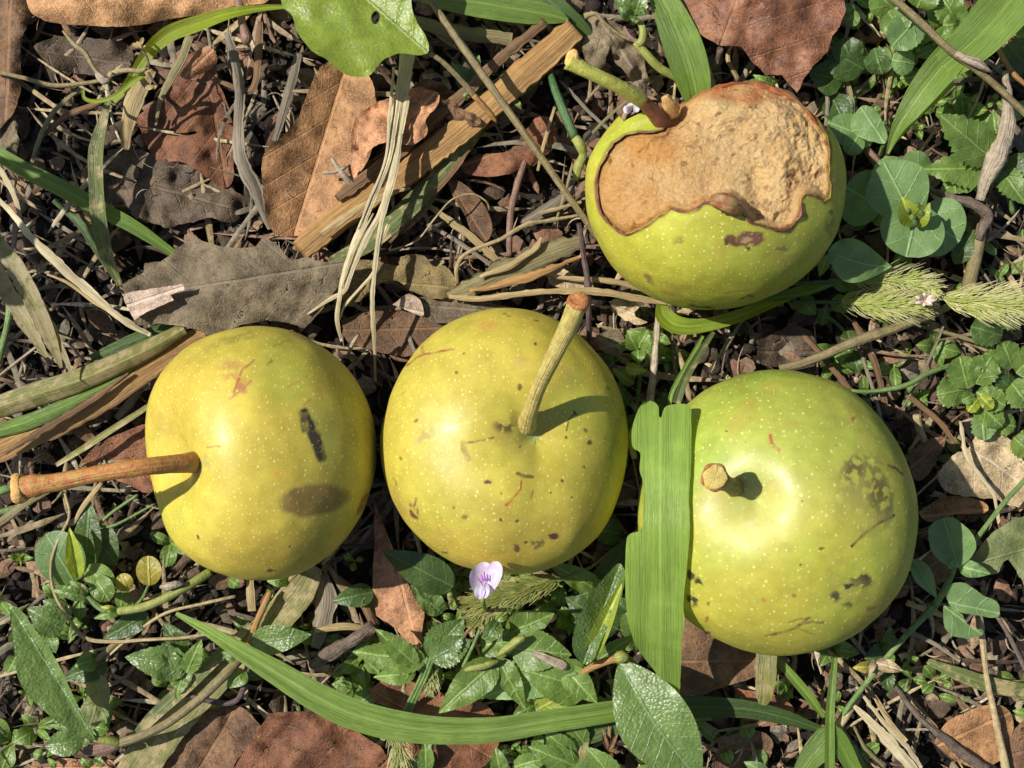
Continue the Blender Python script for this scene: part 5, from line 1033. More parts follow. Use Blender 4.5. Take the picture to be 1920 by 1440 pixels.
# toothed leaves at right
t = weed('weed with toothed quilted leaves behind the pale fibrous stem', 1855, 300)
lf(t, 'mid', (1872, 315, 66), (1728, 318, 92), 72, 'ovate', teeth=11, tooth=.16, arch=12, wav=5)
lf(t, 'mid', (1862, 298, 84), (1760, 213, 116), 86, 'ovate', teeth=11, tooth=.18, arch=12, wav=6)
lf(t, 'mid', (1850, 310, 70), (1760, 362, 78), 60, 'ovate', teeth=7, tooth=.08, arch=6, fold=.1)
lf(t, 'dull', (1880, 300, 66), (1945, 375, 84), 90, 'ovate', teeth=10, tooth=.15, wav=5)
lf(t, 'mid', (1875, 290, 60), (1862, 205, 76), 50, 'ovate', teeth=8, tooth=.15)
lf(t, 'mid', (1880, 320, 80), (1925, 385, 96), 52, 'ovate', teeth=8, tooth=.15)
lf(t, 'dull', (1790, 495, 50), (1828, 430, 66), 40, 'lance', fold=.4)
st(t, 'green', [(1866, 302, 80, 5), (1880, 340, 50, 5), (1900, 400, 20, 5)])
# weeds in the top right
t = weed('low weed with rounded scalloped leaves in the top right, left of the slanting stalk', 1690, 60)
for b_, tp, w, m in (((1680, 20, 60), (1640, -20, 80), 70, 'mid'), ((1665, 20, 70), (1695, 62, 88), 66, 'mid'), ((1725, 30, 76), (1672, 88, 96), 68, 'spurge'), ((1715, 120, 56), (1672, 112, 72), 50, 'spurge'), ((1720, 15, 80), (1740, -30, 96), 66, 'mid'),
                     ((1620, 130, 50), (1560, 95, 62), 84, 'dull'), ((1600, 120, 54), (1580, 72, 66), 60, 'dull'), ((1640, 90, 46), (1655, 140, 52), 56, 'dull'), ((1600, 30, 60), (1585, 8, 80), 24, 'spurge'), ((1590, 20, 66), (1605, 48, 80), 30, 'mid')):
    lf(t, m, b_, tp, w, 'round', teeth=8, tooth=.05, arch=8, fold=.12, wav=5)
st(t, 'green', [(1660, 90, 50, 4), (1668, 100, 70, 4), (1672, 115, 66, 3)]); st(t, 'green', [(1700, 20, 70, 5), (1690, 80, 40, 5), (1670, 150, 10, 5)])
t = weed('weed with small scalloped leaves at the top edge, right of the slanting stalk', 1800, 30)
for b_, tp, w, m in (((1800, 50, 60), (1765, -10, 78), 60, 'mid'), ((1800, 45, 66), (1768, 48, 82), 42, 'mid'), ((1830, 20, 60), (1812, 62, 78), 44, 'mid'), ((1780, -10, 60), (1740, 10, 70), 44, 'dull'), ((1890, 80, 50), (1930, 130, 60), 70, 'dull'), ((1905, 70, 50), (1950, 66, 66), 50, 'mid')):
    lf(t, m, b_, tp, w, 'round', teeth=8, tooth=.08, arch=8, wav=5)
st(t, 'green', [(1800, 45, 62, 4), (1805, 60, 30, 4), (1815, 80, 5, 4)])
t = weed('weed with two smooth oval leaves above the rosette of round leaves', 1640, 250)
pt('leaf', t, G['spurge'], polyleaf([(1594, 240), (1600, 218), (1618, 198), (1640, 204), (1655, 228), (1664, 252), (1660, 268), (1640, 266), (1612, 258)], 88, (1655, 262), (1615, 202), amp=4, step=6, curl=-12, fold=.1))
lf(t, 'spurge', (1640, 262, 50), (1555, 230, 70), 64, 'round', arch=6); lf(t, 'spurge', (1612, 250, 60), (1590, 290, 66), 40, 'round')
st(t, 'green', [(1658, 266, 84, 4), (1650, 290, 40, 4), (1640, 310, 5, 4)])
t = weed('small weed with shaded leaves beside the top of the eaten pear', 1545, 150)
lf(t, 'dull', (1580, 150, 40), (1515, 135, 56), 70, 'ovate', arch=8); lf(t, 'mid', (1460, 152, 60), (1395, 155, 74), 22, 'lance'); lf(t, 'mid', (1448, 160, 64), (1412, 140, 76), 16, 'lance'); lf(t, 'dull', (1560, 180, 40), (1590, 240, 46), 60, 'ovate')
st(t, 'dgreen', [(1560, 160, 40, 4), (1555, 190, 20, 4), (1552, 230, 2, 4)])
# little plant at top centre
t = weed('small curled weed tip on a yellow green stem above the withered grey leaf', 1190, 30)
for b_, tp, w in (((1190, 28, 96), (1150, -10, 110), 36), ((1190, 30, 100), (1208, -20, 118), 36), ((1185, 34, 104), (1160, 14, 120), 26), ((1192, 30, 104), (1186, 42, 120), 22), ((1196, 24, 104), (1210, 16, 120), 20)):
    lf(t, 'silver', b_, tp, w, 'ovate', teeth=6, tooth=.12, fold=.4)
st(t, 'lime', [(1188, 32, 104, 4), (1204, 50, 108, 6), (1205, 75, 104, 8), (1196, 85, 100, 7)]); st(t, 'lime', [(1192, 78, 98, 8), (1212, 102, 94, 8), (1238, 128, 84, 8), (1275, 148, 70, 8)]); st(t, 'pink', [(1170, 50, 96, 3), (1182, 70, 98, 4), (1198, 80, 98, 5)])
st(t, 'olive', [(1096, 30, 90, 6), (1118, 26, 96, 4), (1135, 45, 94, 4), (1170, 70, 92, 3), (1200, 78, 92, 3)], 'tendril')
t = weed('speckled dark green stem standing left of the eaten pear', 1060, 220)
st(t, 'dgreen', [(1030, 128, 60, 5), (1038, 160, 84, 7), (1056, 208, 100, 8), (1078, 258, 104, 8)]); st(t, 'lime', [(1078, 258, 104, 8.5), (1086, 270, 104, 10), (1092, 290, 98, 9), (1084, 318, 92, 7), (1078, 338, 84, 5)], 'broken_stem_end', rough=.35)
st(t, 'dgreen', [(1016, 140, 40, 6), (990, 165, 56, 7), (962, 182, 64, 6)]); lf(t, 'mid', (962, 182, 62), (945, 172, 76), 18, 'lance', fold=.6); lf(t, 'mid', (964, 184, 62), (978, 206, 70), 12, 'lance', fold=.5)
t = weed('small dark leaved sprout under the leaf stalk at the top centre', 880, 150)
lf(t, 'dull', (900, 178, 60), (848, 118, 80), 42, 'lance', fold=.4); lf(t, 'mid', (888, 140, 66), (898, 102, 84), 20, 'ovate', fold=.4); lf(t, 'silver', (880, 186, 84), (866, 172, 92), 14, 'ovate', fold=.5); st(t, 'green', [(890, 170, 60, 4), (915, 190, 70, 4), (925, 215, 60, 4)])

# crenate cluster at right
t = weed('bushy weed with small scalloped green leaves at the right edge', 1850, 740)
rr = random.Random(5)
for b_, tp, w, m in (((1812, 730, 86), (1756, 740, 104), 58, 'mid'), ((1815, 728, 90), (1800, 668, 106), 66, 'mid'), ((1830, 720, 96), (1860, 668, 112), 60, 'mid'), ((1830, 735, 90), (1886, 760, 104), 50, 'mid'), ((1820, 742, 84), (1880, 800, 92), 48, 'mid'), ((1842, 770, 80), (1846, 826, 90), 48, 'spurge'), ((1835, 748, 104), (1815, 772, 112), 26, 'lime'), ((1838, 742, 108), (1862, 766, 116), 26, 'lime'), ((1826, 740, 106), (1802, 752, 112), 26, 'mid'),
                     ((1880, 700, 90), (1846, 660, 106), 50, 'mid'), ((1900, 690, 94), (1880, 640, 116), 52, 'mid'), ((1905, 700, 94), (1950, 660, 110), 60, 'mid'), ((1895, 715, 90), (1930, 760, 104), 60, 'mid'), ((1900, 820, 70), (1935, 850, 80), 50, 'mid'), ((1900, 730, 84), (1870, 705, 98), 40, 'dull'), ((1860, 790, 60), (1905, 800, 70), 44, 'mid'), ((1920, 600, 70), (1870, 590, 84), 50, 'mid'), ((1880, 630, 60), (1820, 612, 76), 60, 'dull')):
    lf(t, m, b_, tp, w, 'round', teeth=7, tooth=.12, arch=7, fold=.18, wav=5, nu=22)
st(t, 'lime', [(1832, 744, 96, 4), (1842, 790, 60, 5), (1850, 840, 10, 5)]); st(t, 'lime', [(1896, 708, 90, 4), (1880, 760, 50, 5), (1860, 820, 10, 5)])
t = weed('small weed between the centre pear stem and the curled bright blade', 1195, 650)
for b_, tp, w, m in (((1195, 655, 76), (1176, 618, 92), 34, 'mid'), ((1197, 652, 80), (1216, 618, 94), 32, 'mid'), ((1196, 656, 84), (1198, 682, 94), 28, 'mid'), ((1200, 658, 76), (1226, 668, 86), 26, 'mid'), ((1172, 690, 70), (1214, 696, 84), 24, 'lime'), ((1188, 720, 46), (1148, 690, 60), 24, 'mid'), ((1180, 760, 40), (1156, 720, 52), 26, 'dull'), ((1180, 650, 60), (1150, 648, 76), 16, 'silver')):
    lf(t, m, b_, tp, w, 'ovate', teeth=6, tooth=.14, fold=.3)
st(t, 'green', [(1196, 656, 78, 3), (1200, 700, 50, 3.5), (1192, 780, 10, 4)])
t = weed('dim weed with oval leaves in the shade under the eaten pear', 1500, 600)
for b_, tp, w, m in (((1500, 560, 40), (1530, 590, 56), 40, 'mid'), ((1560, 560, 40), (1600, 585, 54), 34, 'mid'), ((1590, 620, 30), (1600, 660, 42), 36, 'dull'), ((1600, 660, 24), (1612, 700, 36), 40, 'dull'), ((1540, 610, 40), (1550, 570, 66), 24, 'dull'), ((1550, 480, 66), (1536, 520, 70), 22, 'lime')):
    lf(t, m, b_, tp, w, 'ovate')
st(t, 'dgreen', [(1500, 570, 40, 4), (1560, 600, 30, 4), (1600, 640, 10, 4)])

# hairy seed heads
def spike(t, axis, w, ml, mh, n=46, hairs=120, name='seed_head', seed=0, spread=.9):
    rng = np.random.RandomState(seed); c = catmull(axis, 3); Mx = Mix(); Hx = Mix()
    d = np.gradient(c[:, :2], axis=0); d /= np.linalg.norm(d, axis=1)[:, None]+1e-9
    for k in range(n+hairs):
        q = rng.uniform(.02, .97); i = int(q*(len(c)-1)); p = c[i]; dr = d[i]; nr = np.array([-dr[1], dr[0]])
        ang = rng.uniform(-1, 1); lat = math.sin(ang*1.5)*spread; up = math.cos(ang*1.5)*.8
        env = math.sin(math.pi*min(1, q*.85+.13))**.6; hair = k >= n
        Ln = w*env*(rng.uniform(.9, 1.35) if hair else rng.uniform(.65, 1.0)); wd = 1.1 if hair else rng.uniform(4, 7)
        dirv = dr*.85+nr*lat*.75
        a0 = p[:2]+nr*lat*w*.08
        pts = [(a0[0], a0[1], p[2]+up*4, wd*.6), (a0[0]+dirv[0]*Ln*.5+nr[0]*lat*Ln*.12, a0[1]+dirv[1]*Ln*.5+nr[1]*lat*Ln*.12, p[2]+up*w*.28, wd), (a0[0]+dirv[0]*Ln, a0[1]+dirv[1]*Ln, p[2]+up*w*.42, .5)]
        V, F, U = ribbon(pts, fold=.6, nv=3, step=6); (Hx if hair else Mx).add(V, F, U)
    Mx.build(name, ml, t)
    h = Hx.build(name+'_hairs', mh, t); h['kind'] = 'stuff'
m_brc = m_grass((.20, .30, .08), (.13, .21, .05), trans=.35); m_hair = m_grass((.42, .50, .36), (.30, .38, .23), .5, .3, lines=.4, mid=False)
m_brd = m_grass((.13, .19, .05), (.08, .13, .03), trans=.3); m_haird = m_grass((.26, .32, .14), (.18, .24, .09), .5, .3, lines=.4, mid=False)
t = weed('upper hairy grass seed head lying right of the eaten pear', 1660, 530, 'seed head', 'seed_spike')
st(t, 'dgreen', [(1420, 540, 70, 3), (1520, 530, 84, 3.5), (1610, 527, 92, 4)]); spike(t, [(1600, 528, 94), (1660, 524, 106), (1720, 530, 112), (1768, 545, 110)], 40, m_brc, m_hair, 70, 190, seed=1)
t = weed('lower hairy grass seed head under the upper one', 1660, 570, 'seed head', 'seed_spike')
st(t, 'dgreen', [(1480, 566, 60, 3), (1530, 566, 80, 3.5), (1580, 567, 90, 4)]); spike(t, [(1574, 567, 92), (1630, 568, 108), (1690, 572, 114), (1752, 572, 110)], 44, m_brc, m_hair, 80, 230, seed=2)
t = weed('silvery hairy grass seed head reaching the right edge', 1840, 565, 'seed head', 'seed_spike')
st(t, 'green', [(1740, 560, 90, 3), (1765, 560, 100, 4), (1790, 562, 106, 4)]); spike(t, [(1764, 558, 104), (1820, 564, 116), (1870, 568, 120), (1940, 570, 116)], 50, m_brc, m_hair, 90, 330, seed=3)
t = weed('small mauve withered bloom lodged in the hairy seed heads', 1735, 565, 'flower', 'withered_flower')
for k in range(7):
    a = k*.9; pt('petal', t, m_dead((.50, .42, .40), (.40, .32, .30), spacing=20), leaf((1735, 562, 130), (1735+22*math.cos(a), 562+14*math.sin(a), 142), 12, 'ovate', fold=.3, nu=10, nv=7))

# slender climbing weed, lower right
t = weed('slender green stemmed weed with notched leaves climbing to the right edge', 1760, 1130)
for s_ in ([(1560, 1372, 40, 5), (1600, 1312, 66, 5), (1650, 1248, 92, 5.5), (1700, 1190, 108, 5.5), (1752, 1136, 118, 7)], [(1752, 1136, 118, 7), (1775, 1098, 124, 6), (1792, 1060, 128, 5), (1816, 1030, 132, 5), (1850, 985, 136, 4.5), (1885, 940, 136, 4.5), (1935, 885, 128, 4.5)]): st(t, 'green', s_, knots=((.98, .3),))
pt('leaf', t, G['spurge'], polyleaf([(1795, 1065), (1770, 1058), (1748, 1035), (1740, 1005), (1745, 985), (1765, 972), (1786, 970), (1808, 985), (1826, 1005), (1830, 1028), (1818, 1048)], 146, (1798, 1064), (1770, 975), amp=4, curl=14, fold=.15, step=6))
pt('leaf', t, G['spurge'], polyleaf([(1774, 1122), (1776, 1100), (1800, 1092), (1822, 1100), (1845, 1117), (1868, 1128), (1875, 1145), (1868, 1158), (1835, 1154), (1802, 1148), (1784, 1138)], 140, (1772, 1128), (1872, 1150), amp=4, fold=.2, step=6))
pt('leaf', t, G['spurge'], polyleaf([(1770, 1134), (1788, 1140), (1804, 1152), (1812, 1168), (1826, 1178), (1842, 1180), (1840, 1192), (1815, 1196), (1786, 1192), (1770, 1172), (1768, 1150)], 134, (1770, 1136), (1838, 1186), amp=4, fold=.2, step=6))
lf(t, 'spurge', (1757, 1122, 122), (1712, 1048, 140), 36, 'obov', fold=.6); lf(t, 'spurge', (1798, 1062, 130), (1858, 1076, 142), 32, 'ovate', wav=5); lf(t, 'spurge', (1792, 1062, 134), (1778, 1052, 142), 22, 'round')
pt('leaf', t, G['yellow'], leaf((1642, 1250, 96), (1598, 1252, 106), 24, 'ovate')); pt('withered_leaf', t, D['pale'], leaf((1642, 1242, 100), (1694, 1258, 108), 26, 'ovate', wav=8, fold=.3)); pt('withered_leaf', t, D['pale'], leaf((1640, 1240, 106), (1628, 1270, 112), 12, 'ovate', wav=5))
t = weed('grey green felted leaf with a ragged lower edge at the right edge', 1890, 1010)
pt('leaf', t, G['fuzzy'], polyleaf([(1818, 1052), (1835, 1030), (1860, 1000), (1890, 980), (1930, 965), (1990, 960), (1990, 1080), (1920, 1085), (1905, 1070), (1890, 1050), (1878, 1058), (1870, 1075), (1850, 1078), (1825, 1070)], 104, (1990, 1010), (1820, 1060), amp=10, ampscale=40, jag=2, fold=.25, sidevein=34, tilt=(0, 8)))
st(t, 'green', [(1905, 1030, 96, 4), (1940, 1060, 60, 4), (1960, 1100, 10, 4)])
t = weed('small bright leaf at the right edge above the corner', 1910, 1335); lf(t, 'mid', (1950, 1345, 60), (1898, 1332, 76), 26, 'ovate'); st(t, 'green', [(1948, 1345, 60, 3), (1960, 1360, 10, 3)])
t = weed('dim low weed in the shade right of the hanging withered leaf', 1665, 1300)
for b_, tp, w in (((1665, 1220, 20), (1620, 1235, 34), 40), ((1660, 1260, 30), (1670, 1300, 40), 30), ((1650, 1200, 20), (1690, 1210, 34), 36)): lf(t, 'dull', b_, tp, w, 'ovate', teeth=6, tooth=.1)
st(t, 'dgreen', [(1660, 1230, 24, 3), (1665, 1290, 10, 3)])

# bottom centre weeds
t = weed('large glossy oval leaved weed at the bottom, right of centre', 1160, 1250)
lf(t, 'silver', (1162, 1240, 150), (1312, 1462, 176), 138, 'ell', fold=.16, arch=20, bendpx=10, wav=3, nu=40, nv=21)
pt('leaf', t, G['silver'], polyleaf([(1092, 1246), (1076, 1225), (1073, 1200), (1080, 1170), (1095, 1135), (1118, 1100), (1140, 1075), (1160, 1056), (1170, 1066), (1172, 1080), (1165, 1120), (1150, 1160), (1128, 1200), (1110, 1240)], 186, (1095, 1246), (1164, 1060), amp=4, fold=.75, curl=0, jag=.6, step=6, tilt=(10, 0)))
lf(t, 'lime', (1098, 1246, 168), (1170, 1085, 196), 34, 'ovate', fold=.8)
pt('leaf', t, G['mid'], leaf((1120, 1240, 110), (1190, 1190, 120), 34, 'ovate', teeth=6, tooth=.1)); lf(t, 'mid', (1150, 1228, 110), (1200, 1250, 120), 26, 'ovate', teeth=6)
st(t, 'rust', [(1090, 1262, 130, 6), (1120, 1246, 148, 7), (1150, 1236, 154, 7), (1168, 1236, 150, 8), (1180, 1246, 120, 7), (1200, 1290, 40, 7)])
st(t, 'lime', [(1155, 1235, 158, 8), (1166, 1232, 162, 9), (1176, 1236, 158, 6)], 'node', rough=.4)
t = weed('weed with broad matte leaves at the bottom centre, under the mauve flower', 1040, 1250)
for b_, tp, w, m, kk in (((1070, 1250, 100), (905, 1308, 96), 74, 'spurge', dict(fold=.1)), ((1105, 1290, 106), (975, 1255, 122), 90, 'mid', dict(fold=.3)), ((960, 1215, 110), (1072, 1228, 128), 82, 'mid', dict(fold=.2, arch=14)),
    ((1060, 1255, 116), (1120, 1318, 132), 52, 'mid', dict(fold=.3)), ((950, 1190, 90), (1040, 1150, 96), 60, 'mid', {}), ((900, 1210, 90), (985, 1200, 96), 60, 'mid', {}),
    ((930, 1240, 120), (822, 1338, 118), 68, 'mid', dict(fold=.2, arch=10)), ((935, 1235, 118), (985, 1330, 112), 44, 'mid', {}), ((960, 1290, 90), (905, 1225, 100), 40, 'fuzzy', {}), ((1130, 1110, 60), (1025, 1052, 92), 44, 'mid', dict(arch=16)), ((1160, 1180, 50), (1060, 1120, 70), 80, 'dull', dict(arch=8)), ((1010, 1330, 86), (1080, 1290, 100), 56, 'lime', {})):
    lf(t, m, b_, tp, w, 'ovate', teeth=14, tooth=.04, wav=5, **kk)
st(t, 'green', [(1085, 1262, 128, 4), (1030, 1270, 116, 5), (960, 1250, 110, 5), (930, 1240, 116, 5)]); st(t, 'green', [(1030, 1268, 112, 5), (1040, 1330, 40, 5)])
st(t, 'lime', [(872, 1256, 136, 4), (900, 1250, 142, 6), (922, 1244, 140, 5.5), (936, 1238, 134, 3)], 'bud', rough=.3)
st(t, 'yellow' if 'yellow' in K else 'lime', [(932, 1230, 134, 4), (950, 1216, 146, 7), (970, 1202, 154, 7), (984, 1194, 156, 4)], 'bud', rough=.25)
st(t, 'pale', [(1000, 1226, 134, 5), (1025, 1234, 140, 9), (1050, 1244, 138, 9), (1062, 1252, 134, 6)], 'withered_flower_bud', rough=.5)
lf(t, 'silver', (935, 1165, 130), (912, 1200, 140), 34, 'round')
t = weed('dark weed leaves between the centre pear and the standing pinkish leaf', 770, 1070)
lf(t, 'dull', (850, 1100, 90), (716, 1032, 100), 70, 'ovate', arch=14, fold=.3); lf(t, 'dull', (835, 1120, 80), (770, 1060, 84), 60, 'ovate'); lf(t, 'silver', (830, 1150, 74), (768, 1092, 92), 44, 'ovate', wav=5); lf(t, 'dull', (700, 1110, 40), (622, 1128, 54), 44, 'ovate')
st(t, 'dgreen', [(845, 1100, 88, 4), (860, 1120, 40, 4), (865, 1150, 5, 4)])
t = weed('dark toothed weed with pointed leaves above the long bright blade', 810, 1240)
for b_, tp, w, m in (((800, 1240, 110), (660, 1222, 116), 62, 'mid'), ((785, 1250, 112), (702, 1178, 130), 44, 'mid'), ((806, 1236, 112), (885, 1200, 126), 60, 'silver'), ((805, 1235, 106), (870, 1160, 120), 70, 'silver'), ((780, 1262, 100), (700, 1270, 92), 40, 'mid'), ((815, 1225, 100), (800, 1190, 112), 30, 'mid')):
    lf(t, m, b_, tp, w, 'lance', teeth=12, tooth=.12, fold=.35, wav=4)
for dx in (-6, 0, 6): st(t, 'green', [(808+dx, 1232, 112, 3), (794+dx, 1270, 100, 3), (775+dx, 1310, 88, 3), (765+dx, 1330, 70, 3)])
st(t, 'green', [(900, 1180, 150, 3), (885, 1215, 140, 3), (868, 1250, 124, 3.5)]); 
spike(t, [(812, 1240, 90), (808, 1275, 92), (804, 1305, 84)], 22, m_brd, m_hair, 24, 50, seed=9, name='bract_cluster')
t = weed('hairy green flower spike with fine bracts below the centre pear', 940, 1110, 'seed head', 'flower_spike')
spike(t, [(1050, 1085, 96), (1000, 1100, 112), (950, 1116, 122), (900, 1130, 124), (862, 1135, 118)], 40, m_brd, m_haird, 130, 260, seed=5, name='bracts')
spike(t, [(925, 1120, 116), (905, 1150, 114), (880, 1175, 108)], 34, m_brd, m_haird, 50, 90, seed=6, name='bracts')
st(t, 'green', [(1110, 1062, 80, 3), (1060, 1084, 96, 3.5), (1000, 1100, 108, 4)])
t = weed('pale mauve two lipped flower touching the bottom of the centre pear', 910, 1085, 'flower', 'mauve_flower')
m = MB('mauve_petal'); v, u, w_, rnd = m.coords()
pc = m.mix(m.mr(m.noise(v, 900, 3), .35, .65), (.70, .55, .85), (.84, .76, .92)); pc = m.mix(m.mr(u, 8, 26, .75, 0), pc, (.80, .76, .80))
m_pet = m.finish(pc, .5, m.noise(v, 2500, 3), 1e-4, .5, .45, spec=.3)
t0 = (906, 1118, 168)
pt('petal', t, m_pet, polyleaf([(896, 1118), (884, 1102), (880, 1082), (886, 1066), (900, 1056), (912, 1054), (920, 1062), (918, 1090), (912, 1112), (905, 1122)], 326, (904, 1122), (902, 1056), amp=2, step=4, jag=.4, curl=10, tilt=(-30, -10)))
pt('petal', t, m_pet, polyleaf([(914, 1062), (924, 1053), (936, 1054), (942, 1066), (940, 1084), (930, 1102), (918, 1116), (906, 1122), (908, 1100), (912, 1080)], 330, (906, 1122), (932, 1054), amp=2, step=4, jag=.4, curl=10, tilt=(30, -10)))
pt('petal', t, m_pet, leaf((900, 1096, 324), (898, 1124, 338), 20, 'round', fold=.4, nu=12, nv=9)); pt('petal', t, m_pet, leaf((912, 1094, 326), (908, 1122, 340), 16, 'round', fold=.4, nu=12, nv=9))
mm = m_stem((.45, .10, .50), (.35, .06, .42), .5, .2, .0)
for a, b_ in (((906, 1090), (902, 1076)), ((909, 1088), (908, 1072)), ((912, 1090), (915, 1078)), ((904, 1094), (897, 1086))): pt('petal_streak', t, mm, tube([(a[0], a[1], 335, 1.4), (b_[0], b_[1], 334, .9)], seg=6, step=3))
st(t, 'lime', [(905, 1120, 320, 4), (906, 1132, 290, 4), (908, 1138, 200, 4), (912, 1146, 120, 3)])
t = weed('faint mauve flower hidden under the stem of the eaten pear', 1185, 205, 'flower', 'mauve_flower')
for a, w in ((.3, 16), (1.3, 16), (2.4, 18)): pt('petal', t, m_pet, leaf((1185, 205, 76), (1185-18*math.cos(a), 205-18*math.sin(a)+6, 92), w, 'round', nu=10, nv=7))
# lower left weeds
t = weed('large pointed glossy leaf weed with a small folded leaf in the lower left', 190, 1390)
pt('leaf', t, G['silver'], polyleaf([(16, 1130), (40, 1145), (62, 1175), (92, 1215), (118, 1262), (145, 1320), (178, 1384), (160, 1385), (120, 1362), (85, 1335), (50, 1300), (32, 1265), (26, 1210)], 150, (180, 1388), (17, 1131), amp=4, fold=.35, jag=.7, sidevein=38, tilt=(0, -6)))
lf(t, 'silver', (160, 1388, 110), (84, 1400, 124), 50, 'ell', fold=.35); lf(t, 'silver', (150, 1370, 96), (112, 1360, 106), 30, 'ovate')
st(t, 'lime', [(175, 1386, 130, 5), (205, 1388, 122, 8), (225, 1394, 112, 9)]); st(t, 'olive', [(222, 1394, 112, 9), (270, 1378, 118, 8), (320, 1352, 118, 8), (380, 1306, 112, 8), (430, 1258, 100, 8), (462, 1225, 76, 7)]); st(t, 'pink', [(160, 1410, 90, 8), (200, 1402, 96, 12), (222, 1396, 100, 9)], 'node', rough=.4)
t = weed('weed with a bitten grey green leaf in the lower left, behind the large pointed leaf', 170, 1290)
lf(t, 'fuzzy', (175, 1265, 60), (200, 1340, 66), 44, 'ovate'); lf(t, 'fuzzy', (188, 1300, 56), (165, 1375, 52), 50, 'ovate', wav=8); lf(t, 'dull', (200, 1240, 50), (118, 1275, 60), 50, 'ovate'); lf(t, 'mid', (180, 1235, 60), (140, 1250, 70), 40, 'ovate'); lf(t, 'silver', (90, 1190, 56), (104, 1225, 66), 30, 'lance')
st(t, 'olive', [(160, 1255, 54, 5), (190, 1230, 62, 6), (230, 1195, 60, 6)])
t = weed('weed with a round blue green leaf and a folded bright leaf in the lower left', 130, 1050)
lf(t, 'spurge', (140, 1092, 70), (86, 1000, 92), 92, 'round', fold=.1); lf(t, 'lime', (146, 1085, 86), (130, 988, 110), 34, 'ovate', fold=.9); lf(t, 'dull', (160, 1065, 60), (168, 935, 70), 56, 'ovate'); lf(t, 'dull', (172, 1000, 50), (220, 1060, 56), 70, 'ovate'); lf(t, 'mid', (160, 1065, 70), (212, 1100, 82), 50, 'round'); lf(t, 'mid', (175, 1080, 80), (206, 1126, 92), 46, 'round', fold=.2)
st(t, 'green', [(180, 990, 64, 4), (205, 965, 70, 3), (258, 928, 64, 3)]); st(t, 'green', [(180, 985, 64, 3), (215, 985, 66, 3), (290, 945, 60, 2)])
t = weed('tiny folded buds and leaves in the lower left, below the round blue green leaf', 130, 1110)
lf(t, 'silver', (168, 1122, 84), (96, 1106, 96), 22, 'ovate', fold=.5); lf(t, 'mid', (165, 1115, 84), (128, 1088, 100), 22, 'ovate', fold=.5); lf(t, 'silver', (120, 1180, 60), (50, 1140, 72), 60, 'ovate'); lf(t, 'silver', (125, 1150, 62), (80, 1126, 76), 40, 'ovate'); lf(t, 'fuzzy', (160, 1115, 90), (150, 1092, 104), 16, 'ovate', fold=.6)
st(t, 'green', [(165, 1118, 86, 4), (185, 1138, 92, 6), (210, 1148, 96, 7)])
t = weed('small round yellow green leaf left of the bottom of the left pear', 278, 1070, 'leaf')
lf(t, 'yellow', (280, 1098, 90), (278, 1042, 98), 48, 'round', fold=.08); lf(t, 'yellow', (240, 1108, 70), (226, 1076, 80), 34, 'round'); st(t, 'green', [(279, 1096, 90, 2.5), (268, 1120, 70, 3), (250, 1140, 40, 3)])
t = weed('hairy green stem coming out from under the left pear at the lower left', 280, 1130)
st(t, 'lime', [(222, 1146, 102, 8), (270, 1138, 104, 8), (320, 1116, 102, 8), (360, 1094, 92, 8), (395, 1072, 76, 8)]); st(t, 'pale', [(300, 1100, 108, 3), (322, 1098, 112, 7), (345, 1094, 108, 4)], 'dry_scale', rough=.6); lf(t, 'mid', (222, 1146, 104), (176, 1160, 110), 20, 'ovate', fold=.4); lf(t, 'lime', (220, 1144, 104), (188, 1138, 112), 14, 'lance'); lf(t, 'dull', (278, 1150, 60), (190, 1202, 66), 44, 'ovate', fold=.2)
t = weed('silvery sheened toothed leaves left of the wide faded blade', 300, 1240)
for b_, tp, w, m in (((352, 1250, 84), (234, 1232, 96), 68, 'silver'), ((350, 1262, 88), (378, 1198, 108), 36, 'mid'), ((330, 1270, 80), (305, 1205, 92), 44, 'silver'), ((345, 1225, 60), (306, 1165, 70), 44, 'dull'), ((350, 1240, 70), (330, 1310, 76), 36, 'mid'), ((390, 1240, 60), (350, 1220, 70), 36, 'mid')):
    lf(t, m, b_, tp, w, 'ovate', teeth=9, tooth=.07, wav=5)
st(t, 'green', [(350, 1250, 82, 4), (375, 1240, 70, 4), (400, 1235, 30, 4)])
t = weed('bright pointed leaf behind the start of the long bright blade', 530, 1215)
lf(t, 'silver', (470, 1205, 90), (584, 1190, 104), 56, 'ovate', fold=.15); lf(t, 'mid', (460, 1258, 80), (425, 1290, 86), 36, 'ovate'); lf(t, 'silver', (450, 1240, 80), (415, 1222, 90), 24, 'ovate', wav=6); lf(t, 'mid', (430, 1086, 50), (450, 1102, 60), 24, 'ovate'); lf(t, 'mid', (540, 1085, 40), (500, 1090, 50), 30, 'ovate')
st(t, 'rust', [(475, 1206, 86, 4), (465, 1225, 60, 4), (460, 1250, 20, 4)])
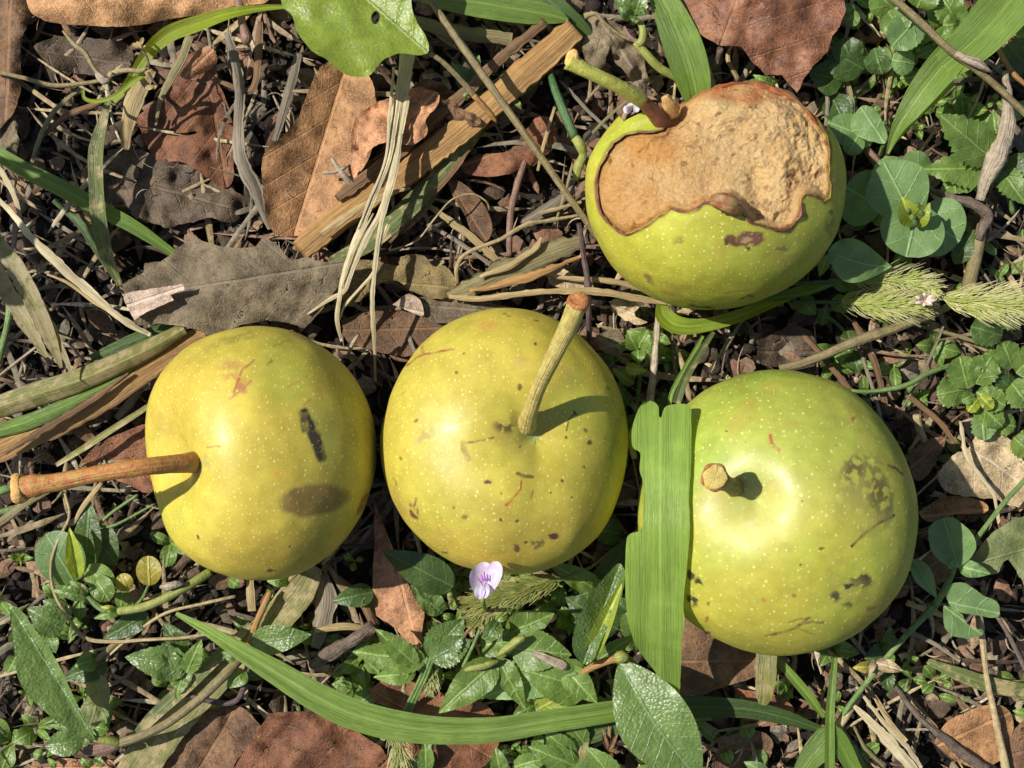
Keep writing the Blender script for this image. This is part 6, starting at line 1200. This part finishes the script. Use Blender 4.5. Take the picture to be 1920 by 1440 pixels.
# bottom edge weeds
t = weed('hairy green flower spike at the bottom edge, under the long bright blade', 745, 1410, 'seed head', 'flower_spike')
spike(t, [(735, 1370, 84), (745, 1400, 90), (748, 1430, 90), (745, 1480, 80)], 34, m_brd, m_hair, 60, 120, seed=7, name='bracts')
lf(t, 'mid', (800, 1450, 70), (798, 1385, 90), 30, 'lance', fold=.4); lf(t, 'mid', (760, 1460, 60), (800, 1410, 70), 40, 'ovate'); st(t, 'green', [(812, 1390, 70, 4), (805, 1430, 74, 4), (800, 1480, 60, 4)])
t = weed('weed with pointed leaves at the bottom edge, under the large glossy oval leaf', 1060, 1410)
for b_, tp, w, m in (((1090, 1440, 60), (990, 1400, 76), 50, 'mid'), ((1080, 1420, 66), (1020, 1370, 80), 40, 'mid'), ((1150, 1440, 50), (1060, 1450, 66), 50, 'silver'), ((1100, 1400, 60), (1060, 1345, 76), 40, 'mid'), ((960, 1440, 50), (1030, 1420, 60), 40, 'mid'), ((1160, 1470, 60), (1100, 1400, 70), 50, 'mid'), ((940, 1460, 50), (930, 1400, 60), 34, 'mid')):
    lf(t, m, b_, tp, w, 'lance', teeth=7, tooth=.08, fold=.3)
st(t, 'lime', [(1080, 1420, 60, 5), (1120, 1425, 60, 5), (1170, 1440, 40, 5)])
t = weed('pale bud shaped leaf tip at the bottom edge below the green pear', 1410, 1432); lf(t, 'spurge', (1440, 1450, 80), (1394, 1428, 96), 26, 'ovate'); st(t, 'green', [(1438, 1448, 78, 3), (1450, 1470, 10, 3)])
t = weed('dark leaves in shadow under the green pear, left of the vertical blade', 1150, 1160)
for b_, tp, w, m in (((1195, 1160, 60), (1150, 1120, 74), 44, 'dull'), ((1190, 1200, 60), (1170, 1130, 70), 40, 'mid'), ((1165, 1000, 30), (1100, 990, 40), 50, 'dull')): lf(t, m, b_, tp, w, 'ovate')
st(t, 'dgreen', [(1190, 1180, 60, 4), (1195, 1220, 10, 4)])
t = weed('dried brown flower head at the bottom edge, right of centre', 1135, 1380, 'seed head', 'dried_flower_head')
for k in range(12):
    a = -2.2+k*.36; pt('bract', t, D['brown'], leaf((1140, 1410, 60), (1140+(20+8*math.sin(k*2.1))*math.cos(a), 1410+(34+9*math.cos(k*3.3))*math.sin(a)-10, 70+8*math.sin(k*1.7)), 10, 'lance', fold=.4, nu=10, nv=5))
t = weed('withered yellow flower stalk with curled husks over the bright arching blade', 225, 130, 'flower stalk', 'withered_flower')
st(t, 'olive', [(118, 58, 150, 2), (140, 84, 156, 4), (160, 100, 160, 5), (176, 128, 164, 4), (196, 150, 166, 5)]); st(t, 'pale', [(180, 138, 166, 3), (196, 152, 170, 8), (206, 148, 170, 3)], 'husk', rough=.5)
st(t, 'straw', [(204, 142, 168, 4), (222, 134, 172, 5), (244, 132, 172, 4), (262, 134, 170, 4), (276, 128, 168, 3)], rough=.3); st(t, 'purple', [(280, 130, 168, 1.8), (276, 108, 172, 1.8), (264, 92, 172, 1.6)]); st(t, 'purple', [(278, 136, 168, 2.5), (286, 150, 168, 2.5), (296, 162, 164, 2)])
for a in ((256, 78, 264, 94, 10), (248, 82, 266, 90, 8), (272, 166, 292, 160, 10), (284, 166, 296, 158, 9), (268, 70, 262, 88, 8), (276, 92, 268, 84, 7), (204, 134, 210, 142, 6)): pt('husk', t, T['straw'], leaf((a[0], a[1], 170), (a[2], a[3], 180), a[4], 'ovate', fold=.5, nu=8, nv=5))

# unseen tall weeds, added past the left edge to shade the upper left
def tall(label, x, y, spots, hgt):
    t = weed(label, x, y)
    sc = lambda q, z: (960+(q[0]-960)/((HC-z)/HC), 720+(q[1]-720)/((HC-z)/HC), z)
    top = sc((x, y), hgt); st(t, 'green', [(x, y, 0, 9), sc((x+10, y), hgt*.5)+(8,), top+(5,)])
    for (qx, qy, z, L_, a, w_) in spots:
        b_ = sc((qx, qy), z); e = sc((qx+L_*math.cos(a), qy+L_*math.sin(a)), z-20); st(t, 'green', [sc((x, y), z-50)+(4,), b_+(3,)]); lf(t, 'mid', b_, e, w_, 'ovate', teeth=12, tooth=.05, fold=.15)
tall('added tall weed out of view past the left edge, casting shade', -330, 210, [(-300, 240, 560, 150, .3, 90), (-310, 200, 600, 170, -.5, 96), (-360, 250, 520, 150, 1.5, 90), (-290, 180, 480, 190, .1, 84), (-340, 170, 620, 150, -1.6, 90), (-250, 290, 600, 160, .9, 80)], 620)
tall('second added tall weed out of view past the left edge, casting shade', -380, 400, [(-350, 420, 520, 170, .4, 90), (-360, 380, 560, 150, -.4, 84), (-400, 440, 500, 150, 1.4, 80)], 560)

# ============================================================ LOOSE LITTER (nobody could count it)
m_lit = m_attr('litter_flakes', .75, .05, 1.0, 1200); m_crumb = m_attr('soil_crumb', .9, 0, 1.4, 1600); m_fib = m_attr('dead_fibres', .6, .05, .5, 900)
PAL = np.array([(.30, .20, .12), (.22, .13, .08), (.16, .10, .065), (.10, .07, .045), (.36, .27, .17), (.20, .17, .12), (.26, .14, .09), (.07, .05, .035), (.42, .34, .22), (.13, .10, .07)])
def field(n, seed, inner=.75):
    rng = np.random.RandomState(seed); k = int(n*inner)
    if inner == 0:   # only round about the patch
        x = rng.uniform(-1500, 3400, n*2); y = rng.uniform(-1400, 2800, n*2); m = (x < -190) | (x > 2110) | (y < -210) | (y > 1650); return rng, x[m][:n], y[m][:n]
    x = np.concatenate([rng.uniform(-40, 1960, k), rng.uniform(-1500, 3400, n-k)]); y = np.concatenate([rng.uniform(-40, 1480, k), rng.uniform(-1200, 2600, n-k)])
    return rng, x, y
def strips(n, seed, L0, L1, w0, w1, pal, bias, lift, curvy, m=5, nv=3, flat=.2, inner=.75):
    rng, x, y = field(n, seed, inner); n = len(x); Mx = Mix(); G0 = gz(x, y)
    pick = rng.choice(len(pal), n, p=bias)
    V = []; Cc = []; Fb = gridF(m, nv)
    a = rng.uniform(0, 2*math.pi, n); Ln = rng.uniform(L0, L1, n)**1.0; wd = rng.uniform(w0, w1, n); cur = rng.normal(0, curvy, n); til = rng.normal(0, .12, n); z0 = rng.uniform(4, lift, n); rl = rng.normal(0, flat, n)
    s = np.linspace(-.5, .5, m)[None, :]
    th = a[:, None]+cur[:, None]*s; 
    cx = x[:, None]+np.cumsum(np.cos(th)*Ln[:, None]/m, 1)-Ln[:, None]*.5*np.cos(a)[:, None]; cy = y[:, None]+np.cumsum(np.sin(th)*Ln[:, None]/m, 1)-Ln[:, None]*.5*np.sin(a)[:, None]
    cz = np.maximum(gz(cx, cy), G0[:, None]-10)+z0[:, None]+til[:, None]*s*Ln[:, None]*.5
    taper = (1-np.abs(2*s)**2.5*.85)*(1+.25*rng.normal(0, 1, (n, m))*.5)
    v = np.linspace(-1, 1, nv)[None, None, :]; W = (wd[:, None]*taper/2)[..., None]*v
    X = cx[..., None]-np.sin(th)[..., None]*W; Y = cy[..., None]+np.cos(th)[..., None]*W; Z = cz[..., None]+np.abs(v)*(-.35)*wd[:, None, None]*.5+rl[:, None, None]*W
    VV = P(X.reshape(-1), Y.reshape(-1), Z.reshape(-1)); k = m*nv
    F = (Fb[None]+(np.arange(n)*k)[:, None, None]).reshape(-1, 4)
    C = np.repeat(pal[pick]*rng.uniform(.7, 1.3, (n, 1)), k, 0); C = np.hstack([np.clip(C, 0, 1), np.ones((len(C), 1))])
    U = np.stack([np.repeat(np.zeros(n), k), W.reshape(-1)], -1)
    return VV, F, U, C
bi = np.ones(10)/10
V, F, U, C = strips(3600, 1, 16, 95, 8, 40, PAL, np.array([.12, .14, .16, .16, .05, .1, .1, .12, .02, .03]), 34, .6, flat=.35)
mk('leaf_litter', V, F, m_lit, uv=U, cols=C, kind='stuff', label='broken flakes of dead leaf covering the soil', cat='leaf litter')
V, F, U, C = strips(900, 2, 50, 240, 3, 10, PAL*.9, np.array([.12, .08, .10, .08, .18, .14, .06, .08, .11, .05]), 60, .7, m=8)
mk('dead_grass_fibres', V, F, m_fib, uv=U, cols=C, kind='stuff', label='matted thin fibres of dead grass over the soil', cat='dead grass')
V, F, U, C = strips(1000, 3, 16, 80, 1.2, 2.6, PAL*1.1, np.array([.1, .05, .05, .05, .25, .1, .05, .05, .25, .05]), 70, 1.6, m=7)
mk('fine_roots', V, F, m_fib, uv=U, cols=C, kind='stuff', label='hair thin pale roots and threads among the litter', cat='roots')
pp = np.array([(.44, .35, .19), (.36, .27, .14), (.50, .43, .28), (.28, .21, .12), (.22, .19, .13)])
V, F, U, C = strips(520, 6, 80, 330, 4, 12, pp, np.ones(5)/5, 66, .45, m=9)
mk('dry_grass_strands', V, F, m_fib, uv=U, cols=C, kind='stuff', label='pale dry grass strands tangled over the ground', cat='dry grass')
for nm, lb, a in (('outer_leaf_litter', 'dead leaf flakes strewn round about the patch', (4200, 21, 20, 110, 10, 44, PAL, bi, 34, .6)), ('outer_dead_leaves', 'whole dead leaves strewn round about the patch', (420, 22, 130, 300, 60, 140, PAL*1.1, bi, 40, .3)), ('outer_dry_grass', 'dry grass strewn round about the patch', (1500, 23, 80, 330, 4, 14, pp, np.ones(5)/5, 66, .5))):
    V, F, U, C = strips(*a, m=9, nv=7 if 'leaves' in nm else 3, inner=0)
    mk(nm, V, F, m_lit if 'leaf' in nm or 'leaves' in nm else m_fib, uv=U, cols=C, kind='stuff', label=lb, cat='leaf litter')
# low green ground cover between the weeds
rng = np.random.RandomState(12); Mx = Mix()
def regions(n):
    out = []
    for (x0, x1, y0, y1, k) in ((1560, 1960, -40, 240, 60), (1560, 1960, 400, 860, 34), (560, 1300, 1040, 1480, 110), (0, 620, 1000, 1480, 50), (1300, 1960, 1200, 1480, 26), (1120, 1300, 560, 800, 14), (-900, -60, -500, 1900, 60), (1980, 2900, -500, 1900, 120), (0, 1900, 1500, 2100, 90), (-900, 2900, -1300, -200, 170)):
        out += [(rng.uniform(x0, x1), rng.uniform(y0, y1)) for _ in range(k)]
    return out
for (x, y) in regions(0):
    z = float(gz(x, y)); n_ = rng.randint(2, 5); a0 = rng.uniform(0, 6.3); sz = rng.uniform(20, 46); pr = ('ovate', 'round', 'lance', 'obov')[rng.randint(4)]
    for k in range(n_):
        a = a0+k*6.28/n_+rng.uniform(-.4, .4); L_ = sz*rng.uniform(.7, 1.3)
        V, F, U = leaf((x, y, z+rng.uniform(14, 34)), (x+L_*math.cos(a), y+L_*math.sin(a), z+rng.uniform(26, 60)), L_*rng.uniform(.4, .8), pr, fold=.25, nu=9, nv=7, wav=4); Mx.add(V, F, U)
Mx.build('ground_cover', G['mid'], kind='stuff', label='low green seedlings growing thickly between the weeds', cat='ground cover')
# crumbs of earth: small lumpy icosahedra
t_ = (1+5**.5)/2
ico = np.array([(-1, t_, 0), (1, t_, 0), (-1, -t_, 0), (1, -t_, 0), (0, -1, t_), (0, 1, t_), (0, -1, -t_), (0, 1, -t_), (t_, 0, -1), (t_, 0, 1), (-t_, 0, -1), (-t_, 0, 1)], float)/1.9
icf = np.array([(0, 11, 5), (0, 5, 1), (0, 1, 7), (0, 7, 10), (0, 10, 11), (1, 5, 9), (5, 11, 4), (11, 10, 2), (10, 7, 6), (7, 1, 8), (3, 9, 4), (3, 4, 2), (3, 2, 6), (3, 6, 8), (3, 8, 9), (4, 9, 5), (2, 4, 11), (6, 2, 10), (8, 6, 7), (9, 8, 1)])
n = 14000; rng, x, y = field(n, 4, .8); r = np.minimum(rng.gamma(1.2, 3.6, n)+1.2, 26); zc = gz(x, y)+r*.5
VV = P(x, y, zc)[:, None, :]+ico[None]*r[:, None, None]*rng.uniform(.6, 1.3, (n, 12, 1))*rng.uniform(.7, 1.2, (n, 1, 3))
C = np.repeat(np.array([(.05, .038, .028), (.085, .068, .052), (.035, .026, .02), (.13, .11, .09), (.06, .04, .03)])[rng.choice(5, n, p=[.35, .25, .25, .05, .1])], 12, 0)
mk('soil_crumbs', VV.reshape(-1, 3), (icf[None]+(np.arange(n)*12)[:, None, None]).reshape(-1, 3), m_crumb, cols=np.hstack([C, np.ones((len(C), 1))]), kind='stuff', label='dark crumbs of earth scattered on the soil', cat='soil')
